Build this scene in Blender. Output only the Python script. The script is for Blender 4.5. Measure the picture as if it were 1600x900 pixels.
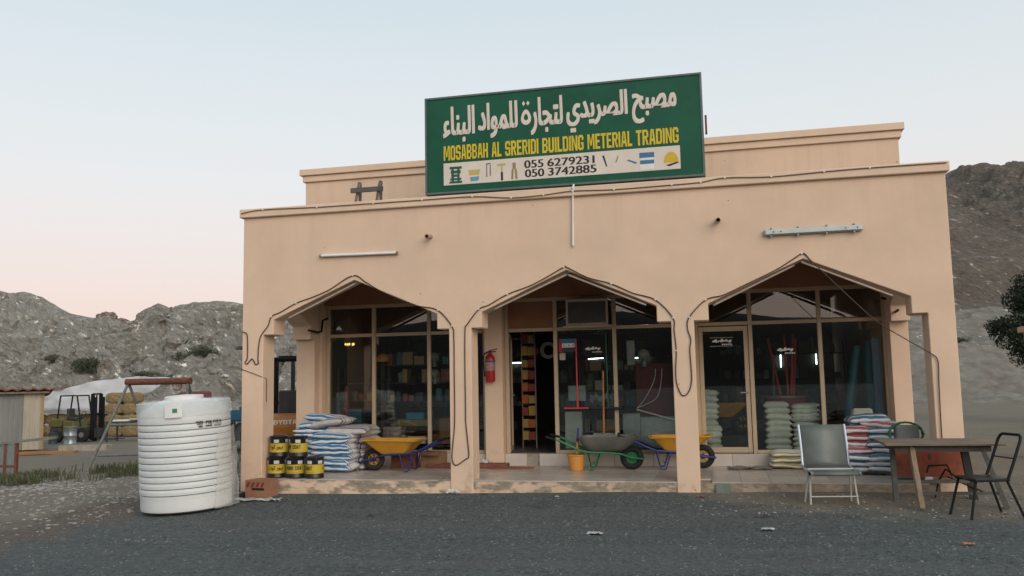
import bpy, bmesh, math, random
from mathutils import Vector, Matrix, noise
R = math.radians
random.seed(7)
for o in list(bpy.data.objects): bpy.data.objects.remove(o)
S = bpy.context.scene
COL = S.collection

# ---------------------------------------------------------------- camera
def camera():
    yaw, pitch, roll = R(-13.03), R(6.05), R(-1.10)
    w = Vector((math.sin(yaw)*math.cos(pitch), math.cos(yaw)*math.cos(pitch), math.sin(pitch)))
    r0 = Vector((math.cos(yaw), -math.sin(yaw), 0)); u0 = r0.cross(w)
    r = math.cos(roll)*r0 + math.sin(roll)*u0; u = -math.sin(roll)*r0 + math.cos(roll)*u0
    cam = bpy.data.cameras.new('camera'); cam.sensor_width = 36; cam.lens = 1350/1600*36
    cam.clip_start = .05; cam.clip_end = 3000
    o = bpy.data.objects.new('camera', cam); COL.objects.link(o)
    m = Matrix((r, u, -w)).transposed().to_4x4(); m.translation = Vector((7.41, -12.62, 1.48))
    o.matrix_world = m; S.camera = o
camera()

# ---------------------------------------------------------------- sky, sun, exposure
SUN_EL, SUN_AZ = R(25), R(40)           # afterglow low behind the camera, to its right
sun_dir = Vector((math.sin(SUN_AZ)*math.cos(SUN_EL), -math.cos(SUN_AZ)*math.cos(SUN_EL), math.sin(SUN_EL)))
wd = bpy.data.worlds.new('World'); S.world = wd; wd.use_nodes = True
nt = wd.node_tree; bg = nt.nodes['Background']
sky = nt.nodes.new('ShaderNodeTexSky'); sky.sky_type = 'NISHITA'; sky.sun_disc = False
sky.sun_elevation = SUN_EL; sky.sun_rotation = math.atan2(sun_dir.x, sun_dir.y)
sky.air_density = 1.0; sky.dust_density = 3.0; sky.ozone_density = 1.0; sky.altitude = 200
# hazy dusk air: the clear-sky model is veiled by an even pale haze, rosy along the horizon all round
tcw = nt.nodes.new('ShaderNodeTexCoord'); spw = nt.nodes.new('ShaderNodeSeparateXYZ'); nt.links.new(tcw.outputs['Generated'], spw.inputs[0])
rw = nt.nodes.new('ShaderNodeValToRGB'); cr = rw.color_ramp; cr.interpolation = 'B_SPLINE'; nt.links.new(spw.outputs[2], rw.inputs[0])
cr.elements[0].position = 0.0; cr.elements[0].color = (.74, .52, .46, 1)
cr.elements[1].position = 1.0; cr.elements[1].color = (.30, .40, .48, 1)
for p_, c_ in ((.07, (.76, .58, .52)), (.15, (.75, .65, .60)), (.24, (.71, .71, .69)), (.38, (.62, .68, .69)), (.6, (.46, .56, .62))):
    e_ = cr.elements.new(p_); e_.color = (*c_, 1)
sc_ = nt.nodes.new('ShaderNodeVectorMath'); sc_.operation = 'SCALE'; sc_.inputs['Scale'].default_value = 10.0; nt.links.new(rw.outputs[0], sc_.inputs[0])
mxw = nt.nodes.new('ShaderNodeMix'); mxw.data_type = 'RGBA'; mxw.inputs[0].default_value = .80
nt.links.new(sky.outputs[0], mxw.inputs[6]); nt.links.new(sc_.outputs[0], mxw.inputs[7])
nt.links.new(mxw.outputs[2], bg.inputs[0]); bg.inputs[1].default_value = 0.10
sl = bpy.data.lights.new('sun', 'SUN'); sl.energy = 1.25; sl.angle = R(50); sl.color = (1, .90, .80)
so = bpy.data.objects.new('sun', sl); COL.objects.link(so)
so.rotation_euler = (-sun_dir).to_track_quat('-Z', 'Y').to_euler(); so.location = sun_dir*50
S.view_settings.view_transform = 'Standard'; S.view_settings.look = 'None'
S.view_settings.exposure = 0.40; S.view_settings.gamma = 1
S.render.engine = 'CYCLES'
S.cycles.use_denoising = True
S.cycles.max_bounces = 8

# ---------------------------------------------------------------- materials
MATS = {}
def mat(name, col, rough=.8, metal=0., var=.15, scale=6., bump=0., bscale=60., col2=None, spec=.5, detail=4, contrast=None, rnd=0., stretch=None):
    if name in MATS: return MATS[name]
    m = bpy.data.materials.new(name); m.use_nodes = True; MATS[name] = m
    n = m.node_tree.nodes; l = m.node_tree.links; p = n['Principled BSDF']
    p.inputs['Roughness'].default_value = rough; p.inputs['Metallic'].default_value = metal
    p.inputs['Specular IOR Level'].default_value = spec
    tc = n.new('ShaderNodeTexCoord'); vec = tc.outputs['Object']
    if stretch:
        mp = n.new('ShaderNodeMapping'); mp.inputs['Scale'].default_value = stretch; l.new(vec, mp.inputs[0]); vec = mp.outputs[0]
    nz = n.new('ShaderNodeTexNoise'); nz.inputs['Scale'].default_value = scale; nz.inputs['Detail'].default_value = detail
    nz.inputs['Roughness'].default_value = .6; l.new(vec, nz.inputs['Vector'])
    rp = n.new('ShaderNodeValToRGB'); a, b = contrast or (.3, .7)
    rp.color_ramp.elements[0].position = a; rp.color_ramp.elements[1].position = b
    c2 = col2 or tuple(c*(1-var) for c in col); c1 = col if col2 else tuple(min(1, c*(1+var*.6)) for c in col)
    rp.color_ramp.elements[0].color = (*c2, 1); rp.color_ramp.elements[1].color = (*c1, 1)
    l.new(nz.outputs['Fac'], rp.inputs[0]); out = rp.outputs[0]
    if rnd:
        oi = n.new('ShaderNodeObjectInfo'); mr = n.new('ShaderNodeMapRange')
        mr.inputs['To Min'].default_value = 1-rnd; mr.inputs['To Max'].default_value = 1+rnd*.5; l.new(oi.outputs['Random'], mr.inputs[0])
        vm = n.new('ShaderNodeVectorMath'); vm.operation = 'SCALE'; l.new(out, vm.inputs[0]); l.new(mr.outputs[0], vm.inputs['Scale']); out = vm.outputs[0]
    l.new(out, p.inputs['Base Color'])
    if bump:
        n2 = n.new('ShaderNodeTexNoise'); n2.inputs['Scale'].default_value = bscale; n2.inputs['Detail'].default_value = 3
        l.new(vec, n2.inputs['Vector'])
        bp = n.new('ShaderNodeBump'); bp.inputs['Strength'].default_value = bump; bp.inputs['Distance'].default_value = .02
        l.new(n2.outputs['Fac'], bp.inputs['Height']); l.new(bp.outputs[0], p.inputs['Normal'])
    return m
def nd(m): return m.node_tree.nodes, m.node_tree.links
def math_node(n, l, op, a, b=None, clamp=False):
    q = n.new('ShaderNodeMath'); q.operation = op; q.use_clamp = clamp
    for i, v in enumerate((a, b)):
        if v is None: continue
        if isinstance(v, (int, float)): q.inputs[i].default_value = v
        else: l.new(v, q.inputs[i])
    return q.outputs[0]
def mixc(n, l, fac, a, b):
    q = n.new('ShaderNodeMix'); q.data_type = 'RGBA'; l.new(fac, q.inputs[0])
    for i, v in ((6, a), (7, b)):
        if isinstance(v, tuple): q.inputs[i].default_value = (*v, 1)
        else: l.new(v, q.inputs[i])
    return q.outputs[2]
def noise_fac(n, l, vec, scale, lo, hi, detail=5, rough=.6):
    t = n.new('ShaderNodeTexNoise'); t.inputs['Scale'].default_value = scale; t.inputs['Detail'].default_value = detail
    t.inputs['Roughness'].default_value = rough; l.new(vec, t.inputs['Vector'])
    mr = n.new('ShaderNodeMapRange'); mr.inputs[1].default_value = lo; mr.inputs[2].default_value = hi; l.new(t.outputs['Fac'], mr.inputs[0])
    return mr.outputs[0]

PEACH = (.70, .515, .378)
M_wall = mat('peach_plaster', PEACH, .9, var=.07, scale=1.3, bump=.25, bscale=120, spec=.2)
def age_wall(m):
    n, l = nd(m); p = n['Principled BSDF']; src = p.inputs['Base Color'].links[0].from_socket
    tc = n.new('ShaderNodeTexCoord'); v = tc.outputs['Object']; spx = n.new('ShaderNodeSeparateXYZ'); l.new(v, spx.inputs[0]); Z = spx.outputs[2]
    mp = n.new('ShaderNodeMapping'); mp.inputs['Scale'].default_value = (7, 7, .35); l.new(v, mp.inputs[0])
    st = noise_fac(n, l, mp.outputs[0], 1.0, .50, .72, 5)                     # rain streaks
    top = math_node(n, l, 'MULTIPLY', math_node(n, l, 'SUBTRACT', Z, 3.2), .8, True)
    c = mixc(n, l, math_node(n, l, 'MULTIPLY', math_node(n, l, 'MULTIPLY', st, top), .16), src, (.36, .26, .19))
    sp_ = noise_fac(n, l, v, 3.0, .52, .66, 7)                                # splashed dirt low down
    low = math_node(n, l, 'SUBTRACT', 1.0, math_node(n, l, 'MULTIPLY', math_node(n, l, 'ADD', Z, .1), 1.6), True)
    c = mixc(n, l, math_node(n, l, 'MULTIPLY', math_node(n, l, 'MULTIPLY', sp_, low), .55), c, (.30, .22, .16))
    pt = noise_fac(n, l, v, .7, .55, .62, 3); c = mixc(n, l, math_node(n, l, 'MULTIPLY', pt, .10), c, (.78, .60, .47))   # patch repairs
    vo = n.new('ShaderNodeTexVoronoi'); vo.inputs['Scale'].default_value = 2.3; l.new(v, vo.inputs['Vector'])
    pit = math_node(n, l, 'LESS_THAN', vo.outputs['Distance'], .035); c = mixc(n, l, math_node(n, l, 'MULTIPLY', pit, .6), c, (.22, .14, .10))
    l.new(c, p.inputs['Base Color'])
age_wall(M_wall)
M_fascia = mat('peach_fascia', (.71, .53, .393), .9, var=.08, scale=2, bump=.2, bscale=90, spec=.2)
M_brown = mat('soffit_shade_brown', (.30, .15, .085), .9, var=.12, scale=3, spec=.2)  # dim porch light put into this brown for soffit and window lintels
M_alu = mat('beige_aluminium', (.52, .40, .27), .45, var=.08, scale=4)
M_tile = mat('floor_tile', (.50, .43, .37), .28, var=.18, scale=5, rnd=.16)
M_wtile = mat('white_tile', (.62, .56, .49), .35, var=.1, scale=4, rnd=.12)
M_black = mat('black_paint', (.008, .008, .009), .6, var=.2, spec=.25)
M_cable = mat('dark_cable', (.05, .025, .018), .6, var=.2)
M_white = mat('white_plastic', (.72, .72, .70), .5, var=.06)
M_grey = mat('grey_metal', (.28, .29, .29), .45, metal=.5, var=.15)
M_rust = mat('rusty_steel', (.17, .06, .035), .8, var=.4, scale=14, bump=.2)
M_galv = mat('galvanised_sheet', (.32, .36, .36), .35, metal=.6, var=.18, scale=9)
M_dark = mat('dark_goods', (.04, .04, .042), .6, var=.3)
M_conc = mat('cement_render', (.34, .30, .24), .95, var=.3, scale=6, bump=.4)

def plinth_material():
    m = mat('peeling_plinth', PEACH, .92, var=.1, scale=3, bump=.4, bscale=60, spec=.2); n, l = nd(m); p = n['Principled BSDF']
    src = p.inputs['Base Color'].links[0].from_socket
    tc = n.new('ShaderNodeTexCoord')
    mp = n.new('ShaderNodeMapping'); mp.inputs['Scale'].default_value = (1, 1, 2.2); l.new(tc.outputs['Object'], mp.inputs[0])
    f = noise_fac(n, l, mp.outputs[0], 2.6, .47, .57, 7)
    sx_ = n.new('ShaderNodeSeparateXYZ'); l.new(tc.outputs['Object'], sx_.inputs[0])
    f = math_node(n, l, 'ADD', f, math_node(n, l, 'MULTIPLY', math_node(n, l, 'SUBTRACT', sx_.outputs[0], 3.0), .14, True), True)     # the paint has worn off towards the right end
    g = noise_fac(n, l, mp.outputs[0], 9, .3, .7)
    c = mixc(n, l, g, (.19, .165, .13), (.38, .31, .225))
    l.new(mixc(n, l, f, src, c), p.inputs['Base Color'])
    return m
M_plinth = plinth_material()

def glass_material(name, tint=(.82, .86, .84), refl=.13):
    m = bpy.data.materials.new(name); m.use_nodes = True; n, l = nd(m); n.clear()
    o = n.new('ShaderNodeOutputMaterial'); t = n.new('ShaderNodeBsdfTransparent'); g = n.new('ShaderNodeBsdfGlossy')
    t.inputs[0].default_value = (*tint, 1); g.inputs['Roughness'].default_value = 0.0
    g.inputs[0].default_value = (.9, .9, .88, 1)
    lw = n.new('ShaderNodeFresnel'); lw.inputs[0].default_value = 1.5
    f = math_node(n, l, 'ADD', lw.outputs[0], refl-.04, True)
    mx = n.new('ShaderNodeMixShader'); l.new(f, mx.inputs[0]); l.new(t.outputs[0], mx.inputs[1]); l.new(g.outputs[0], mx.inputs[2])
    l.new(mx.outputs[0], o.inputs[0]); return m
M_glass = glass_material('window_glass', (.90,.93,.91), refl=.078)

def film_material(name, op=.35, col=(.8, .8, .78), vary=.4):
    m = bpy.data.materials.new(name); m.use_nodes = True; n, l = nd(m); p = n['Principled BSDF']; o = n['Material Output']
    p.inputs['Base Color'].default_value = (*col, 1); p.inputs['Roughness'].default_value = .25
    t = n.new('ShaderNodeBsdfTransparent'); mx = n.new('ShaderNodeMixShader')
    tc = n.new('ShaderNodeTexCoord'); f = noise_fac(n, l, tc.outputs['Object'], 5, .2, .8)
    f2 = math_node(n, l, 'MULTIPLY_ADD', f, vary); n_ = f2.node; n_.inputs[2].default_value = op-vary/2
    l.new(f2, mx.inputs[0]); l.new(t.outputs[0], mx.inputs[1]); l.new(p.outputs[0], mx.inputs[2]); l.new(mx.outputs[0], o.inputs[0])
    return m
M_film = film_material('plastic_film', .5)

def sack_material(name, white, stripes):
    """stripes: list of (lo, hi, colour) over the sack's width."""
    m = mat(name, white, .55, var=.1, scale=7, bump=.9, bscale=13, rnd=.2, contrast=(.35,.6)); n, l = nd(m); p = n['Principled BSDF']
    cur = p.inputs['Base Color'].links[0].from_socket
    tc = n.new('ShaderNodeTexCoord'); sp = n.new('ShaderNodeSeparateXYZ'); l.new(tc.outputs['Generated'], sp.inputs[0])
    wv_ = math_node(n, l, 'MULTIPLY', math_node(n, l, 'SUBTRACT', noise_fac(n, l, tc.outputs['Object'], 4, .2, .8, 3), .5), .06)
    y = math_node(n, l, 'ABSOLUTE', math_node(n, l, 'SUBTRACT', math_node(n, l, 'ADD', sp.outputs[1], wv_), .5))
    for lo, hi, c in stripes:
        f = math_node(n, l, 'MULTIPLY', math_node(n, l, 'GREATER_THAN', y, lo), math_node(n, l, 'LESS_THAN', y, hi))
        cur = mixc(n, l, f, cur, c)
    l.new(cur, p.inputs['Base Color']); return m
M_sackblue = sack_material('blue_striped_sack', (.66, .66, .65), [(.40, .47, (.03, .17, .36)), (.29, .33, (.06, .09, .30))])
M_sackgrey = sack_material('grey_striped_sack', (.50, .47, .44), [(.30, .36, (.05, .06, .22)), (.16, .20, (.05, .06, .22))])
M_sackred = sack_material('red_striped_sack', (.55, .52, .52), [(.38, .47, (.30, .085, .095)), (.12, .24, (.07, .14, .23))])
M_sackmix = sack_material('blue_panel_sack', (.58, .57, .56), [(.34, .455, (.055, .14, .22)), (.0, .2, (.07, .15, .23))])
M_sackwhite = sack_material('white_sack', (.88, .90, .82), [])
M_sackyel = sack_material('yellow_edge_sack', (.66, .64, .58), [(.40, .465, (.42, .34, .05))])

# ---------------------------------------------------------------- mesh helpers
class MB:
    def __init__(s): s.v = []; s.f = []
    def add(s, vs, fs):
        o = len(s.v); s.v += [tuple(v) for v in vs]; s.f += [tuple(i+o for i in f) for f in fs]; return s
    def box(s, x0, x1, y0, y1, z0, z1):
        return s.add([(x0,y0,z0),(x1,y0,z0),(x1,y1,z0),(x0,y1,z0),(x0,y0,z1),(x1,y0,z1),(x1,y1,z1),(x0,y1,z1)],
                     [(3,2,1,0),(4,5,6,7),(0,1,5,4),(1,2,6,5),(2,3,7,6),(3,0,4,7)])
    def bar(s, a, b, wx, wz, up=(0,0,1)):
        a, b = Vector(a), Vector(b); d = (b-a).normalized(); u = Vector(up)
        if abs(d.dot(u)) > .98: u = Vector((0,1,0))
        r = d.cross(u).normalized(); u = r.cross(d)
        vs = [p + r*sx*wx/2 + u*sz*wz/2 for p in (a, b) for sx, sz in ((-1,-1),(1,-1),(1,1),(-1,1))]
        return s.add(vs, [(0,1,2,3),(7,6,5,4),(0,4,5,1),(1,5,6,2),(2,6,7,3),(3,7,4,0)])
    def tube(s, pts, r, n=8, close=False):
        pts = [Vector(p) for p in pts]; o = len(s.v); k = len(pts); prev = None
        rs = r if isinstance(r, (list, tuple)) else [r]*k
        for i, p in enumerate(pts):
            if close: d = pts[(i+1) % k]-pts[i-1]
            else: d = pts[min(i+1, k-1)]-pts[max(i-1, 0)]
            d.normalize()
            if prev is None:
                a = Vector((0,0,1)) if abs(d.z) < .9 else Vector((0,1,0)); a = d.cross(a).normalized()
            else: a = (prev-d*prev.dot(d)).normalized()
            prev = a; b = d.cross(a)
            for j in range(n):
                t = 2*math.pi*j/n; s.v.append(tuple(p+(a*math.cos(t)+b*math.sin(t))*rs[i]))
        m = k if close else k-1
        for i in range(m):
            for j in range(n):
                q = (i+1) % k
                s.f.append((o+i*n+j, o+i*n+(j+1) % n, o+q*n+(j+1) % n, o+q*n+j))
        if not close:
            s.f.append(tuple(o+j for j in range(n))[::-1]); s.f.append(tuple(o+(k-1)*n+j for j in range(n)))
        return s
    def lathe(s, prof, n=24, c=(0,0,0), axis='z', cap=True):
        o = len(s.v)
        for r, z in prof:
            for j in range(n):
                t = 2*math.pi*j/n; p = (r*math.cos(t), r*math.sin(t), z)
                if axis == 'y': p = (p[0], p[2], p[1])
                if axis == 'x': p = (p[2], p[0], p[1])
                s.v.append((p[0]+c[0], p[1]+c[1], p[2]+c[2]))
        for i in range(len(prof)-1):
            for j in range(n): s.f.append((o+i*n+j, o+i*n+(j+1) % n, o+(i+1)*n+(j+1) % n, o+(i+1)*n+j))
        if cap:
            s.f.append(tuple(o+j for j in range(n))[::-1]); k = o+(len(prof)-1)*n; s.f.append(tuple(k+j for j in range(n)))
        return s
    def prism(s, poly, y0, y1, plane='xz'):
        n = len(poly)
        f = {'xz': lambda a,b,t: (a,t,b), 'yz': lambda a,b,t: (t,a,b), 'xy': lambda a,b,t: (a,b,t)}[plane]
        vs = [f(a,b,y0) for a,b in poly]+[f(a,b,y1) for a,b in poly]
        return s.add(vs, [tuple(range(n)), tuple(range(2*n-1, n-1, -1))]+[(i, n+i, n+(i+1) % n, (i+1) % n) for i in range(n)])
    def mesh(s, name, smooth=False):
        me = bpy.data.meshes.new(name); me.from_pydata(s.v, [], s.f)
        bm = bmesh.new(); bm.from_mesh(me); bmesh.ops.recalc_face_normals(bm, faces=bm.faces); bm.to_mesh(me); bm.free()
        if smooth:
            for p in me.polygons: p.use_smooth = True
        me.update(); return me
def link(name, me, m, parent=None, loc=None, rot=None):
    o = bpy.data.objects.new(name, me); COL.objects.link(o)
    if m is not None and not me.materials: me.materials.append(m)
    if parent: o.parent = parent
    if loc is not None: o.location = loc
    if rot is not None: o.rotation_euler = rot
    return o
def obj(name, mb, m, parent=None, loc=None, rot=None, smooth=False, bevel=0, seg=1):
    o = link(name, mb.mesh(name, smooth), m, parent, loc, rot)
    if smooth == 'auto' or (smooth and bevel == 0): 
        o.data.set_sharp_from_angle(angle=R(40))
    if bevel:
        b = o.modifiers.new('bevel', 'BEVEL'); b.width = bevel; b.segments = seg; b.limit_method = 'ANGLE'; b.angle_limit = R(40)
    return o
def tag(o, label, cat, group=None):
    o['label'] = label; o['category'] = cat
    if group: o['group'] = group
    return o
def struct(o): o['kind'] = 'structure'; return o
def thing(name, label, cat, loc=(0,0,0), rot=(0,0,0), group=None):
    o = bpy.data.objects.new(name, None); COL.objects.link(o); o.location = loc; o.rotation_euler = rot; o.empty_display_size = .1
    return tag(o, label, cat, group)
def copy_tree(o, parent=None):
    c = o.copy(); COL.objects.link(c)
    if parent: c.parent = parent
    for ch in o.children: copy_tree(ch, c)
    return c
def B(x0,x1,y0,y1,z0,z1): return MB().box(x0,x1,y0,y1,z0,z1)

# ---- lettering
AF = {'ا':0xFE8D,'ب':0xFE8F,'ة':0xFE93,'ت':0xFE95,'ج':0xFE9D,'ح':0xFEA1,'د':0xFEA9,'ر':0xFEAD,'ص':0xFEB9,'ك':0xFED9,'ل':0xFEDD,'م':0xFEE1,'ن':0xFEE5,'و':0xFEED,'ي':0xFEF1,'ء':0xFE80}
def arabic(s):
    out = []
    for w in s.split(' '):
        o = ''
        for i, c in enumerate(w):
            pr = i > 0 and w[i-1] not in 'اةدروء' and c != 'ء'; nx = i < len(w)-1 and c not in 'اةدروء' and w[i+1] != 'ء'
            o += chr(AF[c]+(3 if pr and nx else 1 if pr else 2 if nx else 0))
        out.append(o[::-1])
    return ' '.join(out[::-1])
def text_verts(body, offset=0.):
    c = bpy.data.curves.new('t', 'FONT'); c.body = body; c.offset = offset; c.resolution_u = 4
    o = bpy.data.objects.new('t', c); COL.objects.link(o)
    bpy.context.view_layer.update()
    me = bpy.data.meshes.new_from_object(o.evaluated_get(bpy.context.evaluated_depsgraph_get()))
    vs = [tuple(v.co) for v in me.vertices]; fs = [tuple(p.vertices) for p in me.polygons]
    bpy.data.objects.remove(o); bpy.data.curves.remove(c); bpy.data.meshes.remove(me)
    x0 = min(v[0] for v in vs); x1 = max(v[0] for v in vs); y0 = min(v[1] for v in vs); y1 = max(v[1] for v in vs)
    return [((v[0]-x0)/(x1-x0), (v[1]-y0)/(y1-y0)) for v in vs], fs
def flat_text(mb, body, x0, x1, z0, z1, y, offset=0., bold=0, step=.0003, bz=0):
    vs, fs = text_verts(body, offset); i = 0
    for k in range(-bold, bold+1):
        for q in range(-bz, bz+1):
            mb.add([(x0+u*(x1-x0)+k*.006, y-i*step, z0+v*(z1-z0)+q*.009) for u, v in vs], fs); i += 1
    return mb
def bent_text(mb, body, r, ang0, ang1, z0, z1, bold=0):
    """text wrapped round a can (angles measured from the -y direction, positive to the right)"""
    vs, fs = text_verts(body)
    for k in range(-bold, bold+1):
        q = []
        for u, v in vs:
            a = ang0+u*(ang1-ang0)+k*.02; q.append((r*math.sin(a), -r*math.cos(a), z0+v*(z1-z0)))
        mb.add(q, fs); r += .0005
    return mb
GLYPH = {  # heavy condensed block capitals on a 6 x 10 cell: rectangles (x0,y0,x1,y1) or polygons
 'A': [[(0,0),(1.9,0),(3.1,10),(1.6,10)],[(6.2,0),(4.3,0),(3.1,10),(4.6,10)],(1.5,2.2,4.7,3.9)],
 'B': [(0,0,2,10),(2,8.4,4.8,10),(2,4.3,4.8,5.9),(2,0,4.8,1.6),(4.1,1.2,6,4.6),(4.1,5.5,5.8,8.9)],
 'C': [(0,.9,2,9.1),(1,8.4,5.2,10),(1,0,5.2,1.6),(4.1,.9,6,3.6),(4.1,6.4,6,9.1)],
 'D': [(0,0,2,10),(2,8.4,4.9,10),(2,0,4.9,1.6),(4.1,.9,6,9.1)],
 'E': [(0,0,2,10),(2,8.4,5.2,10),(2,4.2,4.6,5.8),(2,0,5.2,1.6)],
 'G': [(0,.9,2,9.1),(1,8.4,5.2,10),(1,0,5.2,1.6),(4.1,.9,6,5),(3.1,3.7,6,5.2),(4.1,6.6,6,9.1)],
 'H': [(0,0,2,10),(4,0,6,10),(2,4.2,4,5.9)], 'I': [(0,0,2,10)], 'L': [(0,0,2,10),(2,0,5,1.7)],
 'M': [(0,0,1.8,10),(6,0,7.8,10),[(1.4,10),(2.4,10),(4.6,2.4),(3.2,2.4)],[(6.4,10),(5.4,10),(3.2,2.4),(4.6,2.4)]],
 'N': [(0,0,1.8,10),(4.4,0,6.2,10),[(.6,10),(2,10),(5.6,0),(4.2,0)]],
 'O': [(0,.9,2,9.1),(4,.9,6,9.1),(1,8.4,5,10),(1,0,5,1.6)],
 'P': [(0,0,2,10),(2,8.4,4.9,10),(2,4,4.9,5.6),(4.1,4.6,6,9.1)],
 'R': [(0,0,2,10),(2,8.4,4.9,10),(2,4.4,4.9,5.9),(4.1,5.2,6,9.1),[(2.4,4.6),(4.2,4.6),(6.2,0),(4.2,0)]],
 'S': [(0,4.9,2,9.1),(1,8.4,5.2,10),(4.1,7,6,9.1),(.8,4.3,5.2,5.9),(4.1,.9,6,5.2),(1,0,5.2,1.6),(0,.9,2,3.2)],
 'T': [(1.8,0,3.8,10),(0,8.3,5.6,10)], 'U': [(0,.9,2,10),(4,.9,6,10),(1,0,5,1.7)], 'Y': [(2.1,0,4.1,5),[(0,10),(2,10),(4.1,4.4),(2.1,4.4)],[(6.2,10),(4.2,10),(2.1,4.4),(4.1,4.4)]],
}
GW = {'I': 2, 'M': 7.8, 'T': 5.6, 'L': 5, 'E': 5.2, ' ': 3.0}
def block_polys(body, gap=.85):
    x = 0; out = []
    for ch in body:
        if ch != ' ':
            for g in GLYPH[ch]:
                pl = [(g[0],g[1]),(g[2],g[1]),(g[2],g[3]),(g[0],g[3])] if isinstance(g, tuple) else g
                out.append([(x+a, b) for a, b in pl])
        x += GW.get(ch, 6)+gap
    W = x-gap
    return [[(a/W, b/10) for a, b in p] for p in out]
def block_text(mb, body, x0, x1, z0, z1, y):
    for i, p in enumerate(block_polys(body)):
        mb.add([(x0+a*(x1-x0), y-.0003*(i % 7), z0+b*(z1-z0)) for a, b in p], [tuple(range(len(p)))])
    return mb
def block_bent(mb, body, r, a0, a1, z0, z1):
    for i, p in enumerate(block_polys(body)):
        q = []
        for a, b in p:
            t = a0+a*(a1-a0); rr = r+.0003*(i % 7); q.append((rr*math.sin(t), -rr*math.cos(t), z0+b*(z1-z0)))
        mb.add(q, [tuple(range(len(p)))])
    return mb

# ================================================================= GROUND AND HILLS
def gh(x, y):
    if x < 0: h = max(-1.0, -.25+.035*x)
    elif x < 8: h = -.25+.0155*x
    else: h = -.126
    if y < 0: h -= .045*min(-y, 2)
    return h
def lerp_list(pts, x):
    if x <= pts[0][0]: return pts[0][1]
    for (a, b), (c, d) in zip(pts, pts[1:]):
        if x <= c: return b+(d-b)*(x-a)/(c-a)
    return pts[-1][1]
def axis(vals):
    out = []
    for a, b, s in vals:
        n = max(1, round((b-a)/s)); out += [a+(b-a)*i/n for i in range(n)]
    return out+[vals[-1][1]]
def heightfield(name, xs, ys, fn, m, smooth=True):
    vs = [fn(x, y) for y in ys for x in xs]; nx = len(xs)
    fs = [(j*nx+i, j*nx+i+1, (j+1)*nx+i+1, (j+1)*nx+i) for j in range(len(ys)-1) for i in range(nx-1)]
    mb = MB().add(vs, fs); return struct(obj(name, mb, m, smooth=smooth))

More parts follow.
